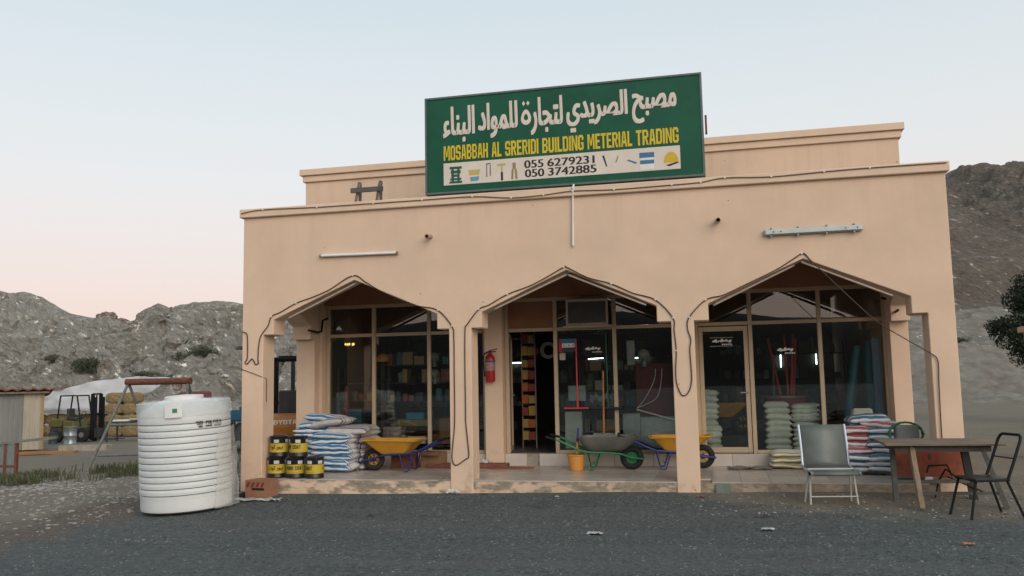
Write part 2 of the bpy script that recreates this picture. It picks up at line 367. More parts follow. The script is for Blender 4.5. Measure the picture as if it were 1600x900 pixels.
def ground_material():
    m = bpy.data.materials.new('ground'); m.use_nodes = True; n, l = nd(m); p = n['Principled BSDF']
    p.inputs['Roughness'].default_value = .95; p.inputs['Specular IOR Level'].default_value = .2
    tc = n.new('ShaderNodeTexCoord'); v = tc.outputs['Object']; sp = n.new('ShaderNodeSeparateXYZ'); l.new(v, sp.inputs[0]); X, Y = sp.outputs[0], sp.outputs[1]
    # dark crushed-stone forecourt
    g1 = noise_fac(n, l, v, 17, .38, .62, 8, .85); g2 = noise_fac(n, l, v, 1.1, .3, .75, 6)
    a = mixc(n, l, g1, (.032, .039, .039), (.20, .225, .22)); a = mixc(n, l, math_node(n, l, 'MULTIPLY', g2, .45), a, (.10, .108, .105))
    mt = n.new('ShaderNodeMapping'); mt.inputs['Rotation'].default_value = (0, 0, R(7)); mt.inputs['Scale'].default_value = (.12, 1.5, 1); l.new(v, mt.inputs[0])
    tr_ = noise_fac(n, l, mt.outputs[0], 1.3, .42, .66, 5); a = mixc(n, l, math_node(n, l, 'MULTIPLY', tr_, .45), a, (.17, .172, .16))     # dusty wheel tracks
    oil = noise_fac(n, l, v, 1.4, .68, .73, 4); a = mixc(n, l, math_node(n, l, 'MULTIPLY', oil, .6), a, (.016, .016, .016))
    vo = n.new('ShaderNodeTexVoronoi'); vo.inputs['Scale'].default_value = 9; l.new(v, vo.inputs['Vector'])
    spk = math_node(n, l, 'LESS_THAN', vo.outputs['Distance'], .05); a = mixc(n, l, math_node(n, l, 'MULTIPLY', spk, .35), a, (.22, .22, .21))
    st = noise_fac(n, l, v, .55, .66, .72, 6); a = mixc(n, l, math_node(n, l, 'MULTIPLY', st, .55), a, (.018, .017, .016))
    # dusty sand and rubble
    s1 = noise_fac(n, l, v, 30, .25, .75, 4); s2 = noise_fac(n, l, v, .9, .35, .65, 6)
    s = mixc(n, l, s1, (.17, .145, .11), (.36, .315, .25)); s = mixc(n, l, math_node(n, l, 'MULTIPLY', s2, .5), s, (.19, .16, .12))
    # reddish-brown dirt verge on the left
    dn = noise_fac(n, l, v, 16, .3, .7, 4); dirt = mixc(n, l, dn, (.10, .078, .062), (.23, .19, .155))
    nz = noise_fac(n, l, v, 2.2, .2, .8, 7); wob = math_node(n, l, 'MULTIPLY', math_node(n, l, 'SUBTRACT', nz, .5), 1.1)
    fd = math_node(n, l, 'MULTIPLY', math_node(n, l, 'ADD', math_node(n, l, 'ADD', X, 2.6), wob), 1.5, True)
    fd = math_node(n, l, 'MULTIPLY', fd, math_node(n, l, 'LESS_THAN', X, 0.2))
    s = mixc(n, l, fd, s, dirt)
    d1 = math_node(n, l, 'ADD', math_node(n, l, 'ADD', X, .75), math_node(n, l, 'MULTIPLY', math_node(n, l, 'MAXIMUM', math_node(n, l, 'SUBTRACT', -5.0, Y), 0.), 6.))
    e1 = math_node(n, l, 'ADD', math_node(n, l, 'ADD', Y, .1), math_node(n, l, 'MULTIPLY', math_node(n, l, 'SUBTRACT', X, 7.0), 1.1))
    e2 = math_node(n, l, 'ADD', math_node(n, l, 'ADD', Y, 1.0), math_node(n, l, 'MULTIPLY', math_node(n, l, 'SUBTRACT', X, 7.8), .26))
    sand = math_node(n, l, 'MINIMUM', e1, e2)
    d = math_node(n, l, 'MINIMUM', d1, math_node(n, l, 'MULTIPLY', sand, -1.)); d = math_node(n, l, 'MINIMUM', d, math_node(n, l, 'SUBTRACT', 1.0, Y))
    f = math_node(n, l, 'ADD', math_node(n, l, 'MULTIPLY', math_node(n, l, 'ADD', d, math_node(n, l, 'MULTIPLY', wob, 1.0)), 1.6), .5, True)
    l.new(mixc(n, l, f, s, a), p.inputs['Base Color'])
    n2 = n.new('ShaderNodeTexNoise'); n2.inputs['Scale'].default_value = 45; n2.inputs['Detail'].default_value = 6; l.new(v, n2.inputs['Vector'])
    b = n.new('ShaderNodeBump'); b.inputs['Strength'].default_value = 1; b.inputs['Distance'].default_value = .06; l.new(n2.outputs['Fac'], b.inputs['Height']); l.new(b.outputs[0], p.inputs['Normal'])
    return m
def ground_z(x, y):
    h = gh(x, y)
    if y < .5 and -8 < x < 20:
        h += .018*noise.noise(Vector((x*.6, y*.6, 3)))
    if x < -1: h += .06*noise.noise(Vector((x*.5, y*.5, 1)))*min(1, -x-1)
    return h
gx = axis([(-600,-100,60),(-100,-20,8),(-20,-8,.8),(-8,14,.25),(14,40,2),(40,100,10),(100,600,60)])
gy = axis([(-600,-100,60),(-100,-16,6),(-16,-7,.6),(-7,8,.25),(8,40,1.5),(40,100,8),(100,700,60)])
heightfield('ground', gx, gy, lambda x, y: (x, y, ground_z(x, y)), ground_material())

def rock_material(name, c1, c2, c3, bumpd=.6):
    m = bpy.data.materials.new(name); m.use_nodes = True; n, l = nd(m); p = n['Principled BSDF']
    p.inputs['Roughness'].default_value = .95; p.inputs['Specular IOR Level'].default_value = .15
    tc = n.new('ShaderNodeTexCoord'); v = tc.outputs['Object']
    m0 = n.new('ShaderNodeMapping'); m0.inputs['Rotation'].default_value = (R(12), R(-40), 0); l.new(v, m0.inputs[0])
    mp = n.new('ShaderNodeMapping'); mp.inputs['Scale'].default_value = (.6, .7, 2.0); l.new(m0.outputs[0], mp.inputs[0])
    f1 = noise_fac(n, l, v, .16, .35, .65, 6); f2 = noise_fac(n, l, mp.outputs[0], .9, .40, .60, 8, .75); f3 = noise_fac(n, l, mp.outputs[0], 1.6, .50, .66, 8, .85)
    vo = n.new('ShaderNodeTexVoronoi'); vo.inputs['Scale'].default_value = 1.5; dv = n.new('ShaderNodeVectorMath'); dv.operation = 'ADD'; nz3 = n.new('ShaderNodeTexNoise'); nz3.inputs['Scale'].default_value = .8; l.new(v, nz3.inputs['Vector']); l.new(mp.outputs[0], dv.inputs[0]); l.new(nz3.outputs['Color'], dv.inputs[1]); l.new(dv.outputs[0], vo.inputs['Vector'])
    ve = n.new('ShaderNodeTexVoronoi'); ve.feature = 'DISTANCE_TO_EDGE'; ve.inputs['Scale'].default_value = 1.5; l.new(dv.outputs[0], ve.inputs['Vector'])
    sc3 = n.new('ShaderNodeSeparateColor'); l.new(vo.outputs['Color'], sc3.inputs[0])
    c = mixc(n, l, f1, c1, c2); c = mixc(n, l, math_node(n, l, 'MULTIPLY', sc3.outputs[0], .5), c, c3); c = mixc(n, l, math_node(n, l, 'MULTIPLY', math_node(n, l, 'LESS_THAN', ve.outputs['Distance'], .06), .45), c, tuple(x*.3 for x in c1)); c = mixc(n, l, math_node(n, l, 'MULTIPLY', f2, .8), c, c3)
    c = mixc(n, l, math_node(n, l, 'MULTIPLY', f3, .5), c, tuple(x*.30 for x in c1))  # cracks and dark streaks: crevice shade painted into the rock colour
    l.new(c, p.inputs['Base Color'])
    h = math_node(n, l, 'ADD', math_node(n, l, 'ADD', f2, math_node(n, l, 'MULTIPLY', f3, -.5)), math_node(n, l, 'MULTIPLY', sc3.outputs[0], .6))
    b = n.new('ShaderNodeBump'); b.inputs['Strength'].default_value = 1; b.inputs['Distance'].default_value = bumpd; l.new(h, b.inputs['Height']); l.new(b.outputs[0], p.inputs['Normal'])
    return m
M_rockL = rock_material('grey_green_rock', (.68, .61, .51), (.50, .41, .33), (.76, .735, .65))
M_rockR = rock_material('brown_rock', (.44, .36, .29), (.28, .22, .175), (.50, .44, .37), 1.5)
M_bank = mat('gravel_bank', (.25, .23, .195), .95, col2=(.13, .11, .09), scale=.9, detail=10, bump=1, bscale=3, spec=.15)
def fbm(x, y, z, o=5): return noise.fractal(Vector((x, y, z)), 1.0, 2.1, o)
def ridged(x, y, z): return noise.ridged_multi_fractal(Vector((x, y, z)), 1.0, 2.2, 5, 1.0, 2.0)
SKYL = [(-180,14),(-110,13),(-75,12.6),(-64.3,11.8),(-63.1,11.4),(-61.3,11.5),(-59.2,10.8),(-57.2,9.2),(-55.4,8.9),(-53.2,8.4),(-52.5,8.4),(-51.6,8.75),(-50.7,8.65),(-50.4,8.1),(-49.7,8.17),(-48.8,7.66),(-47.7,7.5),(-46.9,7.8),(-44.7,8.3),(-43.1,9.4),(-41.6,9.6),(-39.3,9.6),(-36.4,9.2),(-28,8.6),(-14,7.5),(0,4),(12,-.5),(20,-2)]
def hill_left(x, y):
    top = lerp_list(SKYL, x); base = -1.0
    yb = 34+3*noise.noise(Vector((x*.05, 0, 0))) ; t = (y-yb)/(62-yb)
    if t < 0: z = base-.4
    elif t <= 1: z = base+(top-base)*(t**.85)
    else: z = top-(y-62)*.35
    k = max(0, min(1, t*4))*(1 if t < .85 else max(.12, 1-(t-.85)*6))
    s = ridged((x+z*.9)*.10, y*.10, 2)-1
    s2 = fbm((x+z)*.45, y*.35, 5)
    a = x*.80-z*.60; b = x*.60+z*.80                                       # slanting strata
    st = noise.noise(Vector((a*.16, y*.22, b*1.5)))+.6*noise.noise(Vector((a*.35, y*.5, b*3.4+7)))
    gl = abs(noise.noise(Vector((x*.16, z*.05, 3))))                         # gullies running down
    cl = noise.cell(Vector((a*.55, y*.5, b*1.3)))                              # broken ledges
    return (x+.3*cl*k, y-1.3*st*k+.6*s2*k+3.2*gl*k, z+k*(1.0*s+.5*s2+.40*st+.22*cl+.30*fbm((x+.8*z)*1.3, y*1.3, 9)))
heightfield('rocky_hill', axis([(-180,-80,3),(-80,-10,.27),(-10,20,1)]), axis([(30,66,.27),(66,100,4)]), hill_left, M_rockL, False)
SKYR = [(-20,10),(10,24),(30,31),(48.4,35.7),(50.7,36.8),(53.4,37.5),(55.3,37.7),(57.5,37.1),(59,37),(59.7,37.2),(61,36.9),(70,38),(85,42),(120,36),(180,30)]
def hill_right(x, y):
    top = lerp_list(SKYR, x)+.35*noise.noise(Vector((x*.6, 0, 7))); t = (y-58)/(150-58)
    z = (-1.5 if t < 0 else (top*(t**.8)-1 if t <= 1 else top-1-(y-150)*.4))
    k = max(0, min(1, t*4))*(1 if t < .9 else max(.1, 1-(t-.9)*9))
    return (x, y, z+1*max(0, min(1, t*20))+k*(2.6*(ridged((x+.5*z)*.045, y*.045, 4)-1)+1.4*fbm(x*.16, y*.16, 8)+.8*fbm((x+z*.6)*.5, y*.5, 3)+.6*noise.noise(Vector((x*.2, y*.2, z*1.1)))))
heightfield('rocky_hill', axis([(-20,40,4),(40,70,.45),(70,180,3)]), axis([(54,156,.8),(156,200,8)]), hill_right, M_rockR, False)
def bank(x, y):
    z = lerp_list([(30,-.6),(36,-.2),(40,.9),(45,3.0),(47,3.2),(56,5.9),(60,6.1),(66,4)], y)
    return (x, y, z+.28*fbm(x*.35, y*.35, 2)+.1*fbm(x*1.4, y*1.4, 6)+(.12*(x-22)/4 if y < 46 and x < 30 else 0)*-1)
heightfield('gravel_bank', axis([(8,18,1),(18,34,.35),(34,80,2)]), axis([(31,66,.4)]), bank, M_bank, False)
def hill_back(x, y):
    t = (y+190)/60.
    top = 14+5*noise.noise(Vector((x*.012, 0, 11)))+2.0*noise.noise(Vector((x*.05, 0, 5)))
    return (x, y, -1.5+(top+1.5)*math.sin(max(0, min(1, t))*math.pi)+.5*fbm(x*.1, y*.1, 4))
heightfield('rocky_hill', axis([(-300,320,5)]), axis([(-195,-125,5)]), hill_back, mat('backlit_hill', (.03,.027,.02), .95, var=.4, scale=.1))  # backlit dimness of this hill put into its dark colour

def rock_mesh(seed):
    rr = random.Random(seed); bm = bmesh.new(); bmesh.ops.create_icosphere(bm, subdivisions=1, radius=1)
    for v in bm.verts: v.co *= rr.uniform(.6, 1.15); v.co.z *= .6
    me = bpy.data.meshes.new('rock'); bm.to_mesh(me); bm.free(); return [tuple(v.co) for v in me.vertices], [tuple(p.vertices) for p in me.polygons]
ROCKS = [rock_mesh(i) for i in range(5)]
def stones(name, spots, m, label, cat):
    mb = MB()
    for x, y, z, s in spots:
        vs, fs = random.choice(ROCKS); a = random.uniform(0, 6.28); c, q = math.cos(a), math.sin(a); k = random.uniform(.6, 1.3)
        mb.add([(x+s*(vx*c-vy*q*k), y+s*(vx*q+vy*c*k), z+s*vz*.8) for vx, vy, vz in vs], fs)
    o = obj(name, mb, m); o['kind'] = 'stuff'; return tag(o, label, cat)
M_stone = mat('pale_stone', (.30, .29, .26), .9, var=.5, scale=1.2)
sp = []
for i in range(4200):                                   # rubble verge left of the tank
    x = random.uniform(-9, -1.0); y = random.gauss(1.0-.25*(x+4), 1.7)
    if y < -4.5 or (x > -1.5 and y > -.9 and y < .3): continue
    sp.append((x, y, ground_z(x, y), random.choice((.012,.015,.02,.025,.03,.05))*random.uniform(.6, 1.2)))
for i in range(1300):                                   # scattered chips on the forecourt
    x = random.uniform(-1, 14); y = random.uniform(-8, -.1)
    sp.append((x, y, ground_z(x, y)+.002, random.uniform(.005, .013)))
for i in range(700):
    x = random.uniform(7, 16); y = random.uniform(-1.6, 1.5)
    if y > -.05 and x < 10.9: continue
    sp.append((x, y, ground_z(x, y)+.002, random.uniform(.008, .03)))
dk = []
for i in range(11000):
    y = -8+7.8*random.random()**.8; x = random.uniform(-1.2, 13)
    dk.append((x, y, ground_z(x, y), random.choice((.007,.009,.012,.016,.022))))
stones('crushed_stone', dk, mat('dark_chip', (.13, .138, .134), .9, var=.75, scale=2.5), 'dark crushed stone chips covering the forecourt', 'gravel')
stones('loose_stones', sp, M_stone, 'loose pale stones and chips lying on the ground', 'stones')
sp = []
for i in range(700):
    x = random.uniform(-75, -14); y = random.uniform(35, 61); p = hill_left(x, y); sp.append((p[0], p[1], p[2], random.choice((.06,.08,.1,.14,.24))*random.uniform(.6, 1.4)))
for i in range(250):
    x = random.uniform(18, 32); y = random.uniform(44, 59); p = bank(x, y); sp.append((p[0], p[1], p[2], random.uniform(.05, .16)))
stones('hillside_rubble', sp, mat('hill_stone', (.46, .42, .35), .9, var=.4, scale=.7), 'broken pale rocks strewn over the hillsides', 'rubble')

M_outcrop = mat('dark_outcrop', (.20,.155,.13), .95, var=.4, scale=1.5, bump=.6, bscale=4)
for k, (x, z, r, lb) in enumerate(((-51.3,8.5,.75,'dark rock outcrop on the skyline of left hill, larger one'),(-49.6,8.0,.55,'low dark rock outcrop on the skyline of left hill, right one'))):
    bm = bmesh.new(); bmesh.ops.create_icosphere(bm, subdivisions=4, radius=1)
    for v in bm.verts:
        q = v.co*1.6+Vector((k*9,0,0)); f = 1+.30*noise.noise(q)+.2*noise.noise(q*2.3)+.12*noise.cell(q*2.5); v.co = Vector((v.co.x*1.35, v.co.y, v.co.z*.75))*f*r
    me = bpy.data.meshes.new('outcrop'); bm.to_mesh(me); bm.free()
    tag(link('rock_outcrop', me, M_outcrop, None, (x,62,z-.15)), lb, 'rock')

# ================================================================= SHOP BUILDING
ZA, ZN, ZB, ZT = 3.09, 2.505, 2.27, 4.2
BAYS = [(.37,.55,1.94,3.30,3.49),(3.84,4.01,5.32,6.63,6.83),(7.15,7.36,8.68,10.05,10.25)]
XR = 10.59
shop = thing('shop_building', 'peach plastered single storey shop with three pointed arches and glazed front', 'shop')
outline = [(0,-.5),(0,ZT),(XR,ZT),(XR,-.5)]
for p, n_, a, N_, P in reversed(BAYS):
    outline += [(P,-.5),(P,ZB),(N_,ZB),(N_,ZN),(a,ZA),(n_,ZN),(n_,ZB),(p,ZB),(p,-.5)]
obj('arcade_wall', MB().prism(outline, 0, .37), M_wall, shop, bevel=.008)
def side_wall(x0, x1):
    y0, y1 = .372, 2.20
    pl = [(y0,ZT-.01),(y1,ZT-.01),(y1,-.4),(1.86,-.4),(1.86,ZB),(1.70,ZB),(1.70,ZN),(1.11,2.78),(.53,ZN),(.53,ZB),(y0,ZB)]
    obj('side_arch_wall', MB().prism(pl, x0, x1, 'yz'), M_wall, shop, bevel=.006)
side_wall(.004, .36); side_wall(10.10, 10.37)
obj('fascia', B(-.05, XR+.05, -.06, .5, 4.19, 4.33), M_fascia, shop, bevel=.01)
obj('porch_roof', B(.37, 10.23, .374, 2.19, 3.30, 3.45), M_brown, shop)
obj('porch_roof_deck', B(.02, XR-.02, .51, 2.19, 4.10, 4.2), M_conc, shop)
# upper storey parapet
obj('upper_wall', B(.0, 10.48, 2.2, 2.42, 2.90, 5.27), M_wall, shop)
obj('upper_side_wall', B(.0, .22, 2.424, 9.2, -.4, 5.27), M_wall, shop); obj('upper_side_wall', B(10.26, 10.48, 2.424, 9.2, 2.90, 5.27), M_wall, shop); obj('lower_side_wall', B(10.15, 10.365, 2.424, 9.2, -.4, 2.898), M_wall, shop)
obj('rear_wall', B(.224, 10.148, 9.0, 9.2, -.4, 5.27), M_wall, shop)
obj('roof_slab', B(.224, 10.256, 2.43, 8.99, 3.35, 3.55), M_conc, shop)
c1 = obj('cornice', B(-.045, 10.525, 2.155, 9.245, 5.274, 5.39), M_fascia, shop, bevel=.006)
obj('cornice', B(-.09, 10.57, 2.11, 9.29, 5.394, 5.51), M_fascia, shop, bevel=.006)
# plinth and porch floor
obj('plinth', B(.06, XR-.06, .02, 2.3, -.6, -.018), M_plinth, shop)
tile_me = None
ny, nx = 6, 26
for j in range(ny):
    for i in range(nx):
        x0 = .06+i*(XR-.12)/nx; y0 = .014+j*2.19/ny; w = (XR-.12)/nx-.004; d = 2.19/ny-.004
        if tile_me is None:
            tile_me = B(0, w, 0, d, -.018, 0).mesh('floor_tile')
        cx = x0+w/2
        if j == 0 and any(abs(cx-q) < .2 for q in (.2, 3.66, 6.99, 10.42)): continue
        o = link('floor_tile', tile_me, M_tile, shop, (x0, y0, random.uniform(-.0012, .0012)))
def cut(a, b, step):
    n = max(1, round((b-a)/step)); return [(a+(b-a)*i/n, a+(b-a)*(i+1)/n) for i in range(n)]
for a, b in ((.40,3.50),(3.82,4.20),(4.42,7.0),(7.02,10.1)):
    for q, r_ in cut(a, b, .62):
        obj('riser_tile', B(q+.003, r_-.003, 2.14, 2.19, .002, .205), M_wtile, shop)
obj('door_step', B(.36, 10.12, 2.194, 2.36, -.1, .20), M_conc, shop)
# piers between the windows
obj('pier', B(3.50, 3.82, 2.02, 2.35, .0, 3.30), M_wall, shop, bevel=.008); obj('pier', B(6.86, 7.09, 2.02, 2.35, .0, 3.30), M_wall, shop, bevel=.008)
obj('pier', B(.362, .42, 2.05, 2.35, .0, 3.30), M_wall, shop); obj('pier', B(10.125, 10.36, 2.202, 2.42, .0, 2.898), M_wall, shop)
obj('window_lintel', B(.43, 3.49, 2.12, 2.19, 2.90, 3.298), M_brown, shop); obj('window_lintel', B(3.83, 6.85, 2.12, 2.19, 2.90, 3.298), M_brown, shop); obj('window_lintel', B(7.10, 10.11, 2.12, 2.19, 2.90, 3.298), M_brown, shop)  # panels over the wall, porch shade in their brown colour
# glazing: thing > window_front > frame bars and panes
def window_front(xs, doors=(), solid=()):
    w = obj('window_front', B(xs[0]-.03, xs[-1]+.03, 2.20, 2.28, 2.84, 2.90), M_alu, shop, bevel=.004)
    for i, x in enumerate(xs):
        obj('mullion', B(x-.033, x+.033, 2.205, 2.275, .205, 2.838), M_alu, w, bevel=.004)
    for i, (a, b) in enumerate(zip(xs, xs[1:])):
        a += .036; b -= .036
        obj('transom', B(a, b, 2.21, 2.27, 2.31, 2.37), M_alu, w, bevel=.004)
        if i in solid: obj('panel', B(a, b, 2.235, 2.25, 2.372, 2.838), M_brown, w)
        else: obj('pane', B(a, b, 2.238, 2.244, 2.372, 2.838), M_glass, w)
        if i in doors: continue
        obj('sill', B(a, b, 2.21, 2.27, .205, .26), M_alu, w, bevel=.004)
        obj('pane', B(a, b, 2.238, 2.244, .262, 2.308), M_glass, w)
    return w
window_front([.46,1.36,2.42,3.46]); window_front([3.86,4.73,5.76,6.82], doors=(0,), solid=(0,)); window_front([7.13,8.01,9.10,10.09], doors=(0,))
def door(x, ang, wdt, name_label):
    d = obj('door', MB().box(0,.07,0,.045,.0,2.08).box(wdt-.07,wdt,0,.045,.0,2.08).box(.071,wdt-.071,0,.045,2.0,2.08).box(.071,wdt-.071,0,.045,0,.09), M_alu, shop, (x, 2.225, .215), (0,0,R(ang)), bevel=.004)
    obj('pane', B(.071, wdt-.071, .02, .026, .091, 1.999), M_glass, d)
    obj('handle', MB().bar((wdt-.035,-.03,.98),(wdt-.16,-.03,.98),.02,.02).bar((wdt-.035,.0,.98),(wdt-.035,-.035,.98),.02,.02), M_grey, d)
    return d
door(3.90, 99, .79, 0); door(7.168, 0, .80, 0)
# interior shell
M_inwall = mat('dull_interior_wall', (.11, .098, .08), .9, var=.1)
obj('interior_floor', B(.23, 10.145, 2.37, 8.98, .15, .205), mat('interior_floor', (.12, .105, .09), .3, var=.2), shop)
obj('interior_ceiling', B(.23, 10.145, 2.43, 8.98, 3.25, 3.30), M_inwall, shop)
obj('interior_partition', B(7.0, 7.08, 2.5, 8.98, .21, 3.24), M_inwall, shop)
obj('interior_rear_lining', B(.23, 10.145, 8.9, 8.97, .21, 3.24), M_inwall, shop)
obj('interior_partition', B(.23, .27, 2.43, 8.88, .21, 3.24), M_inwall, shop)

# ================================================================= SIGN ON THE ROOF EDGE
SX0, SX1, SZ0, SZ1 = 3.145, 7.405, 4.36, 5.905
sign = thing('shop_sign', 'large green roof sign board with white Arabic and yellow English lettering', 'sign', (0,0,0))
M_green = mat('sign_green', (.006, .085, .045), .55, var=.25, scale=1.5, spec=.3)
obj('board', B(SX0+.03, SX1-.03, -.03, .12, SZ0+.03, SZ1-.03), M_green, sign)
fr = MB().box(SX0, SX1, -.045, .14, SZ0, SZ0+.029).box(SX0, SX1, -.045, .14, SZ1-.029, SZ1).box(SX0, SX0+.029, -.045, .14, SZ0+.0291, SZ1-.0291).box(SX1-.029, SX1, -.045, .14, SZ0+.0291, SZ1-.0291)
obj('frame', fr, mat('sign_frame', (.10, .13, .12), .5, var=.2), sign)
def sx(u): return SX0+u*(SX1-SX0)
def sz(v): return SZ1-v*(SZ1-SZ0)
M_ivory = mat('sign_ivory', (.68, .60, .52), .6, var=.08, scale=3); M_yel = mat('sign_yellow', (.62, .47, .02), .6, var=.1)
WORDS = [('البناء',.072,.188,.115,.475),('للمواد',.205,.348,.11,.46),('لتجار',.400,.512,.10,.465),('الصريدي',.530,.742,.10,.475),('مصبح',.762,.910,.155,.44)]
ar = MB()
for w_, u0, u1, v0, v1 in WORDS: flat_text(ar, arabic(w_), sx(u0), sx(u1), sz(v1), sz(v0), -.034, bold=2, bz=1)
cu, cv, q0 = .381, .285, len(ar.v)                                  # the closing letter: a ring with two dots
for k_ in range(28):
    t_ = 2*math.pi*k_/28; e_ = 1+.25*math.sin(t_)
    for f_ in (1., .42): ar.v.append((sx(cu+.0165*f_*math.cos(t_)*(1.1-.25*math.sin(t_))), -.0345, sz(cv-.078*f_*math.sin(t_))))
for k_ in range(28): ar.f.append((q0+2*k_, q0+2*((k_+1) % 28), q0+2*((k_+1) % 28)+1, q0+2*k_+1))
for du in (-.008, .008): ar.add([(sx(cu+du-.006), -.0345, sz(.145)), (sx(cu+du), -.0345, sz(.17)), (sx(cu+du+.006), -.0345, sz(.145)), (sx(cu+du), -.0345, sz(.12))], [(0,1,2,3)])
obj('arabic_lettering', ar, M_ivory, sign)
en = MB()
for w_, u0, u1 in (('MOSABBAH',.071,.238),('AL',.252,.288),('SRERIDI',.302,.424),('BUILDING',.438,.586),('METERIAL',.600,.756),('TRADING',.770,.915)):
    block_text(en, w_, sx(u0), sx(u1), sz(.662), sz(.512), -.034)
obj('english_lettering', en, M_yel, sign)
strip = obj('white_strip', B(sx(.07), sx(.918), -.0345, -.031, sz(.915), sz(.69)), M_ivory, sign)
M_ink = mat('black_ink', (.012,.01,.01), .6, var=.1)
for tx_, a_, b_, c_, d_ in (('055 6279231', .372, .622, .800, .722), ('050 3742885', .374, .628, .892, .814)):
    for wd_, u0, u1 in ((tx_[:3], a_, a_+.068), (tx_[4:], a_+.084, b_)):
        ph = MB(); flat_text(ph, wd_, sx(u0), sx(u1), sz(c_), sz(d_), -.0365, bold=1); obj('phone_number', ph, M_ink, sign)
def C(name, rgb): return mat(name, rgb, .55, var=.12)
def icon(name, polys, m):
    mb = MB()
    for i, pl in enumerate(polys): mb.add([(sx(u), -.0362-.0004*i, sz(v)) for u, v in pl], [tuple(range(len(pl)))])
    return obj(name, mb, m, sign)
def rect(u0,u1,v0,v1): return [(u0,v1),(u1,v1),(u1,v0),(u0,v0)]
icon('cable_drum_picture', [rect(.093,.139,.73,.755), rect(.097,.135,.77,.80), rect(.099,.13,.81,.835), rect(.095,.137,.848,.868), rect(.092,.140,.878,.90), rect(.10,.109,.755,.88), rect(.122,.131,.755,.88)], C('print_green', (.01,.09,.05)))
icon('bucket_picture', [[(.163,.775),(.208,.775),(.203,.83),(.168,.83)]], C('print_straw', (.52,.40,.12))); icon('bucket_label_picture', [[(.169,.85),(.205,.845),(.200,.89),(.172,.892)]], C('print_blue', (.12,.30,.42)))
icon('saw_picture', [rect(.231,.234,.73,.86), rect(.244,.247,.74,.85), rect(.231,.247,.722,.732)], M_dark); icon('hammer_picture', [rect(.272,.302,.735,.755), rect(.286,.291,.755,.82)], C('print_straw', (.52,.40,.12))); icon('hammer_grip_picture', [rect(.2845,.2925,.82,.905)], M_ink)
icon('pliers_picture', [rect(.328,.340,.735,.80), [(.325,.80),(.332,.80),(.330,.90),(.322,.90)], [(.336,.80),(.343,.80),(.346,.90),(.338,.90)]], C('print_bronze', (.30,.22,.08)))
icon('screwdriver_picture', [[(.650,.735),(.657,.733),(.667,.84),(.663,.845)]], M_ink); icon('chisel_picture', [[(.704,.745),(.708,.748),(.700,.81),(.695,.81)]], C('print_leaf', (.16,.34,.05)))
icon('brush_picture', [[(.736,.80),(.740,.79),(.770,.825),(.767,.84)]], C('print_blue2', (.04,.16,.30)))
icon('paint_tin_picture', [rect(.779,.830,.735,.785), rect(.781,.829,.81,.845)], C('print_blue2', (.04,.16,.30))); icon('paint_tin_base_picture', [rect(.781,.829,.85,.9), rect(.783,.827,.788,.806)], M_white)
hel = [(.862+.025-.025*math.cos(t*math.pi/10), .845-.10*math.sin(t*math.pi/10)) for t in range(11)]
icon('helmet_picture', [[(.914,.85),(.862,.85)]+hel], C('print_helmet', (.62,.40,.02))); icon('helmet_brim_picture', [[(.868,.872),(.88,.885),(.914,.855),(.905,.848)]], M_ink)
br = MB().bar((7.2,.16,4.36),(7.2,.9,4.22),.04,.04).bar((7.2,.16,5.6),(7.2,1.6,4.22),.04,.04).bar((3.4,.16,5.6),(3.4,1.6,4.22),.04,.04).bar((7.44,.1,5.28),(7.44,.1,5.02),.03,.12)
obj('brace', br, M_rust, sign)

# ================================================================= FACADE FITTINGS
M_oldtube = mat('dusty_tube', (.40,.345,.29), .6, var=.15)
def tube_light(a, b, label, group=None, r=.014):
    a, b = Vector(a), Vector(b); t = thing('tube_light', label, 'light', (a+b)/2, group=group); h = (b-a)/2; d = h.normalized()
    obj('tube', MB().tube([-h, h], r, 10), M_white if group is None else M_oldtube, t, smooth=True)
    obj('end_cap', MB().tube([-h*1.0-d*.03, -h], r*1.25, 8), M_grey, t); obj('end_cap', MB().tube([h, h+d*.03], r*1.25, 8), M_grey, t)
    obj('batten', MB().bar(-h+Vector((0,.03,.012)), h+Vector((0,.03,.012)), .035, .03), M_white if group is None else M_brown, t)
    return t
tube_light((1.40,-.05,3.494),(2.66,-.05,3.478),'white tube light fixed on the wall above the left arch', r=.02)
T = [((.81,2.57),(1.93,3.07),'long tube light under left slope of the left arch'),((4.22,2.59),(5.30,3.05),'long tube light under left slope of the middle arch'),((5.37,3.04),(6.45,2.57),'long tube light under right slope of the middle arch'),((7.46,2.53),(8.54,3.03),'long tube light under left slope of the right arch'),((8.69,3.07),(9.80,2.57),'long tube light under right slope of the right arch')]
for a, b, lb in T: tube_light((a[0],.05,a[1]-.035),(b[0],.05,b[1]-.035), lb, 'tube lights under the arches')
bt = thing('batten_light', 'weatherproof twin tube batten light with clips on right of wall', 'light', (8.83,-.05,3.477), (0,R(-.1),0))
obj('housing', B(-.66,.66,-.015,.05,-.045,.045), mat('batten_housing', (.40,.43,.42), .5, var=.15), bt, bevel=.02, seg=2)
obj('diffuser', B(-.64,.64,-.035,-.016,-.034,.034), mat('batten_diffuser', (.52,.55,.53), .25, var=.08), bt, bevel=.012, seg=2)
for x in (-.56,-.2,.18,.54):
    obj('clip', B(x-.012,x+.012,-.03,.02,.046,.062), M_grey, bt); obj('clip', B(x-.012,x+.012,-.03,.02,-.066,-.046), M_grey, bt)
for x in (-.53,-.43,.43,.58): obj('screw', MB().lathe([(.009,-.042),(.009,-.036)], 8, (x,0,.0), 'y'), M_dark, bt)
tag(obj('conduit_pipe', MB().tube([(5.475,-.035,4.36),(5.47,-.08,4.30),(5.455,-.03,4.17),(5.44,-.03,3.44)], .017, 8), M_white, smooth=True), 'thin white plastic conduit hanging from the roof edge above middle arch', 'pipe')
